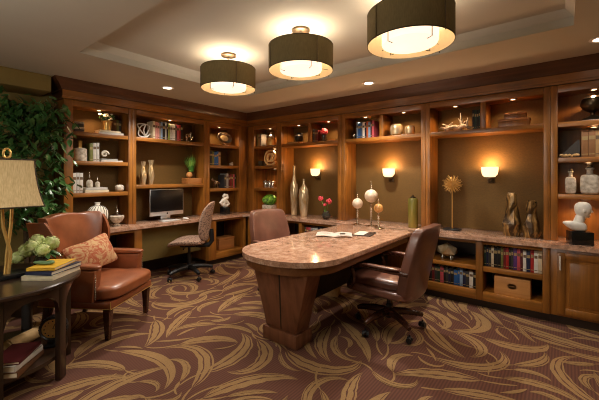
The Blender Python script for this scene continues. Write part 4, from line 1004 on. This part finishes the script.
# pillow leaning on the back
g = G()
def pf(q, w):
    e = 1-.10*(abs(q[0])*abs(q[1])) ; pin = 1-.12*(1-abs(q[0]*q[1]))*(max(abs(q[0]), abs(q[1])) > .9)
    th = (1-q[0]**2*.75)*(1-q[1]**2*.75)
    return (w.x*pin, w.y*pin, w.z*max(.12, th))
g.soft((0, 0, 0), (.25, .155, .085), 12, 16, pf)
Mx = Matrix.Rotation(R(20), 4, 'Z') @ Matrix.Rotation(R(-22), 4, 'Y') @ Matrix.Rotation(PI/2, 4, 'Z') @ Matrix.Rotation(PI/2, 4, 'X') @ Matrix.Rotation(R(10), 4, 'Z')
o = g.obj('throw_pillow', 'pillow', loc=(1.0, -2.91, .655)); o.rotation_euler = Mx.to_euler()
tag(o, 'red and beige patterned throw pillow leaning on the wing chair back', 'pillow')

# ------------------------------------------------------------------ round side table
TX, TY, TR = 1.465, -3.665, .485; TZ = .69
t = thing('side_table', 'round dark wooden side table with arched openings and a lower shelf', 'table', (TX, TY, .005), 0)
TH = TZ-.005
G().lathe([(0, TH-.032), (TR-.01, TH-.032), (TR, TH-.024), (TR, TH-.008), (TR-.008, TH), (0, TH)], 72).obj('tabletop', 'table', t)
ra = TR-.045; n6 = 7
for k in range(n6):
    a = R(42)+k*2*PI/n6; g = G(); T = Matrix.Rotation(a, 4, 'Z'); g.T = T
    g.frus((ra-.035, -.032, ra, .032, 0), (ra-.035, -.032, ra, .032, TH-.033), .003); g.obj('leg', 'tablev', t)
# arched apron between legs
g = G(); thk = .025
for k in range(n6):
    a0 = R(42)+k*2*PI/n6+.075; a1 = a0+2*PI/n6-.15; m = 20
    outer = []; inner = []
    for i in range(m+1):
        f = i/m; a = a0+(a1-a0)*f; e = abs(2*f-1); zb = .47+.135*math.sqrt(max(0, 1-e**2.6)) 
        for r_, L in ((ra-.003, outer), (ra-.003-thk, inner)): L.append((r_*math.cos(a), r_*math.sin(a), zb))
    up = TH-.033; V = []
    for i in range(m+1):
        V += [outer[i], (outer[i][0], outer[i][1], up), (inner[i][0], inner[i][1], up), inner[i]]
    F = []
    for i in range(m):
        p, q = 4*i, 4*(i+1)
        F += [(p, q, q+1, p+1), (p+1, q+1, q+2, p+2), (p+2, q+2, q+3, p+3), (p+3, q+3, q, p)]
    F += [(0, 1, 2, 3), (4*m+3, 4*m+2, 4*m+1, 4*m)]; g.add(V, F)
g.obj('apron', 'table', t)
G().lathe([(0, .14), (ra-.036, .14), (ra-.036, .165), (0, .165)], 60).obj('shelf', 'table', t)
ZSH = .171
flat_book(.29, .035, .19, 'brown', None, 1.735, -3.62, ZSH+.0008, 'big brown book at the bottom of the stack on the table lower shelf', R(140), 'books on the table shelf')
flat_book(.27, .035, .18, 'light grey', None, 1.735, -3.62, ZSH+.0368, 'grey book in the middle of the stack on the table lower shelf', R(136), 'books on the table shelf')
flat_book(.26, .02, .17, 'maroon', None, 1.735, -3.615, ZSH+.0728, 'maroon book on top of the stack on the table lower shelf', R(142), 'books on the table shelf')
# clock
t = thing('desk_clock', 'round black clock with a brass dial on the lower table shelf', 'clock', (1.59, -3.37, ZSH+.0008), R(-30))
g = G(); g.T = Matrix.Translation((0, 0, .125)) @ Matrix.Rotation(PI/2, 4, 'Y'); g.lathe([(0, -.04), (.075, -.04), (.085, -.03), (.085, .025), (.078, .032), (.07, .02), (0, .02)], 36)
for k in range(24): g.tube([(.086*math.cos(k*PI/12), .086*math.sin(k*PI/12), -.02), (.086*math.cos(k*PI/12), .086*math.sin(k*PI/12), .02)], .003, 5)
g.obj('case', 'black', t)
g = G(); g.T = Matrix.Translation((.0205, 0, .125)) @ Matrix.Rotation(PI/2, 4, 'Y'); g.lathe([(0, .0), (.068, .0), (.068, .002), (0, .002)], 32, mi=0)
for k in range(12): g.box(.052*math.cos(k*PI/6)-.004, .052*math.sin(k*PI/6)-.004, .002, .052*math.cos(k*PI/6)+.004, .052*math.sin(k*PI/6)+.004, .003, mi=1)
g.tube([(0, 0, .003), (-.03, .012, .003)], .0025, 5, mi=1); g.tube([(0, 0, .003), (.01, .045, .003)], .002, 5, mi=1); g.obj('dial', ['brass', 'black'], t)
g = G(); g.box(-.05, -.05, 0, .05, .05, .012, .003); g.tube([(0, 0, .012), (0, 0, .045)], .012, 10); g.obj('stand', 'black', t)
g = G(); g.tube([(0, -.12, .044), (0, .10, .044)], .043, 24); g.tube([(0, -.122, .044), (0, -.13, .044)], .034, 20)
tag(g.obj('paper_roll', 'coral', loc=(1.42, -3.50, ZSH+.0008), rot=(0, 0, R(29))), 'beige paper roll lying next to the round clock', 'roll')

# lamp
LX, LY = 1.47, -3.61
t = thing('table_lamp', 'gold table lamp with a flared linen shade and a ring finial', 'lamp', (LX, LY, TZ+.0008), R(3))
G().box(-.10, -.1, 0, .06, .1, .03, .004).obj('base', 'black', t)
g = G()
for s in (-1, 1):
    g.tube([(s*.004, s*.008, .03), (s*.012, s*.006+.01, .18), (-s*.012, -s*.018, .36), (-s*.006, -s*.026, .52)], .011, 10)
g.obj('stem', 'gold', t)
def sh(hb, ht, z0, z1, th=0):
    rows = []
    for i in range(13):
        k = i/12; h = ht+(hb-ht)*(1-k)**1.9+th; z = z0+(z1-z0)*k; r_ = []
        for cx_, cy_, a0 in ((1, 1, 0), (-1, 1, 90), (-1, -1, 180), (1, -1, 270)):
            for q in range(5):
                a = R(a0+q*22.5); cr = .02; r_.append((cx_*(h-cr)+cr*math.cos(a), cy_*(h-cr)+cr*math.sin(a), z))
        r_.append(r_[0]); rows.append(r_)
    return rows
Z0, Z1 = .50, .825
g = G(); g.grid(sh(.172, .128, Z0, Z1)); g.grid([r[::-1] for r in sh(.172, .128, Z0, Z1, -.003)], mi=1)
o = g.obj('lamp_shade', ['lampshade', 'cream'], t)
g = G(); a = sh(.173, .129, Z0, Z1); g.tube(a[0][:-1], .005, 6, closed=True); g.tube(a[-1][:-1], .005, 6, closed=True)
for j in (2, 7, 12, 17): g.tube([r[j] for r in a], .004, 6)
g.obj('trim', 'trim', o)
g = G(); g.tube([(0, 0, .50), (0, 0, Z1+.008)], .004, 8); g.tube([(-.128, 0, Z1-.01), (.128, 0, Z1-.01)], .0025, 6); g.obj('shade_support', 'brass', t)
g = G(); g.tube([(0, .02*math.cos(a), Z1+.045+.032*math.sin(a)) for a in [2*PI*i/28 for i in range(28)]], .0075, 8, closed=True); g.obj('finial', 'gold', t)

# books and flowers on the table
ab = math.atan2(.62, .784)
bx, by = 1.62, -3.385
flat_book(.21, .032, .29, 'cream', None, bx, by, TZ+.0008, 'thick cream book at the bottom of the stack on the round table', ab+R(0), 'books on the round table')
flat_book(.19, .028, .28, 'navy', None, bx+.005, by+.012, TZ+.0338, 'navy blue book in the middle of the stack on the round table', ab-R(5), 'books on the round table')
flat_book(.18, .02, .26, 'cream', None, bx-.005, by, TZ+.0628, 'yellow book on top of the stack on the round table', ab+R(6), 'books on the round table').data.materials[0] = cmat((226, 178, 52))
g = G(); g.soft((0, 0, .012), (.075, .022, .0115), 2.3, 8); g.soft((.05, .015, .014), (.03, .02, .0135), 2.3, 6)
tag(g.obj('green_ornament', 'green', loc=(1.60, -3.44, TZ+.0835), rot=(0, 0, ab-.2)), 'green stone ornament lying on the yellow book', 'ornament')
t = thing('hydrangea_vase', 'round glass vase of pale green hydrangeas behind the stack of books', 'flowers', (1.33, -3.37, TZ+.0008))
G().lathe([(.03, 0), (.055, .02), (.06, .06), (.045, .1), (.05, .12), (.046, .12), (.04, .1), (.054, .06), (.045, .025), (0, .012)], 24).obj('vase', 'dglass', t)
for i, (dx, dy, dz, r_) in enumerate(((.0, -.10, .13, .05), (-.02, -.03, .185, .052), (.01, .05, .165, .055), (.06, -.02, .13, .05), (-.03, -.15, .08, .042), (.03, -.075, .165, .045))):
    G().tube([(0, 0, .02), (dx*.3, dy*.3, .11), (dx, dy, dz)], .003, 6).obj('stem', 'grass', t)
    g = G(); rr = random.Random(i); g.ball((dx, dy, dz+.02), r_*.86, 14)
    for k in range(110):
        d = Vector((rr.gauss(0, 1), rr.gauss(0, 1), rr.gauss(0, 1))).normalized(); p = Vector((dx, dy, dz+.02))+d*r_*rr.uniform(.92, 1.05)
        a_ = d.orthogonal().normalized(); a_.rotate(Matrix.Rotation(rr.uniform(0, PI), 3, d)); b_ = d.cross(a_); q = .0105
        g.add([tuple(p+d*.002), tuple(p+a_*q), tuple(p+(a_+b_)*q*.6+d*.003), tuple(p+b_*q), tuple(p+(b_-a_)*q*.6+d*.003), tuple(p-a_*q), tuple(p-(a_+b_)*q*.6+d*.003), tuple(p-b_*q), tuple(p+(a_-b_)*q*.6+d*.003)], [(0, m_, m_ % 8+1) for m_ in range(1, 9)])
    g.obj('bloom', 'hyd', t)
g = G(); rr = random.Random(31)
for i in range(9):
    a = rr.uniform(0, 2*PI); L = rr.uniform(.07, .1); c_, s_ = math.cos(a), math.sin(a); rows = []
    for k in range(6):
        f = k/5; w = .022*math.sin(PI*max(.04, f))**.8; rows.append([(c_*(.04+L*f)-s_*w, s_*(.04+L*f)+c_*w, .12-.05*f*f+.006), (c_*(.04+L*f), s_*(.04+L*f), .12-.05*f*f), (c_*(.04+L*f)+s_*w, s_*(.04+L*f)-c_*w, .12-.05*f*f+.006)])
    g.grid(rows)
g.obj('leaves', 'leaf', t)

# ------------------------------------------------------------------ leafy tree
PX, PY = .17, -3.2
t = thing('potted_tree', 'tall leafy green potted tree standing left of the bookcase', 'tree', (PX, PY, .005))
G().lathe([(.15, 0), (.19, .3), (.2, .33), (.18, .33), (.17, .29), (0, .29)], 32).obj('pot', 'bronze', t)
G().lathe([(0, .291), (.165, .291), (.0, .30)], 24).obj('soil', 'soil', t)
g = G(); rr = random.Random(17); tips = []
for k in range(3):
    a = k*2.1; g.tube([(.03*math.cos(a+q*1.5), .03*math.sin(a+q*1.5), .28+q*.3) for q in range(5)], [.022, .02, .018, .014, .012], 8)
for k in range(46):
    a = rr.uniform(0, 2*PI); z = rr.uniform(.75, 2.1); L = rr.uniform(.2, .42)*(1 if z < 1.9 else .7)
    dx, dy = math.cos(a), math.sin(a)
    if dx < -.3: L *= .75
    z2 = min(2.36, z+L*.7); p = [(.02*dx, .02*dy, z*.95), (dx*L*.55, dy*L*.55, z+L*.45), (dx*L, dy*L, z2)]; g.tube(p, [.009, .006, .003], 5)
    for f in range(8): q = f/7; tips.append(Vector(p[1])*(1-q)+Vector(p[2])*q)
g.obj('trunk', 'trunk', t)
g = G()
for tp in tips:
    for k in range(4):
        a = rr.uniform(0, 2*PI); p = tp+Vector((rr.gauss(0, .06), rr.gauss(0, .06), rr.gauss(0, .06)-.03)); L = rr.uniform(.08, .13); w = L*.22
        if p.z > 2.42: p.z -= .2
        if p.x < -.46: p.x = -.44
        if p.x < -.1 and p.y > .22: p.y = .2
        d = Vector((math.cos(a), math.sin(a), rr.uniform(-1.5, -.1))).normalized(); s_ = d.cross(Vector((0, 0, 1))).normalized(); n_ = s_.cross(d)
        s_ = (s_+n_*rr.uniform(-.6, .6)).normalized(); n_ = s_.cross(d)
        V = [p, p+d*L*.35+s_*w, p+d*L*.7+s_*w*.7, p+d*L-n_*L*.08, p+d*L*.7-s_*w*.7, p+d*L*.35-s_*w, p+d*L*.35-n_*w*.35, p+d*L*.7-n_*w*.3]
        V = [Vector((max(-.50, v.x), v.y, min(2.48, v.z))) for v in V]
        g.add([tuple(v) for v in V], [(0, 1, 6), (1, 2, 7, 6), (2, 3, 7), (0, 6, 5), (6, 7, 4, 5), (7, 3, 4)])
g.obj('foliage', 'leaf', t)

# ------------------------------------------------------------------ camera, world, colour
cam = bpy.data.cameras.new('camera'); co = bpy.data.objects.new('camera', cam); C.objects.link(co)
cam.sensor_width = 36; cam.lens = 334.1/599*36; cam.shift_y = -23.6/599; cam.clip_start = .05
co.location = (4.513, -4.170, 1.4); co.rotation_euler = (PI/2, 0, R(38.36))
sc = bpy.context.scene; sc.camera = co
w = bpy.data.worlds.new('world'); sc.world = w; w.use_nodes = True
w.node_tree.nodes['Background'].inputs[0].default_value = (*lin((255, 214, 170)), 1); w.node_tree.nodes['Background'].inputs[1].default_value = .05
sc.view_settings.view_transform = 'Standard'; sc.view_settings.look = 'None'; sc.view_settings.gamma = 1; sc.view_settings.use_curve_mapping = False
sc.view_settings.exposure = 0.22
sc.cycles.pixel_filter_type = 'BLACKMAN_HARRIS'; sc.cycles.filter_width = 1.05
sc.cycles.use_denoising = True; sc.cycles.max_bounces = 8; sc.cycles.sample_clamp_indirect = 4; sc.cycles.caustics_reflective = False; sc.cycles.caustics_refractive = False
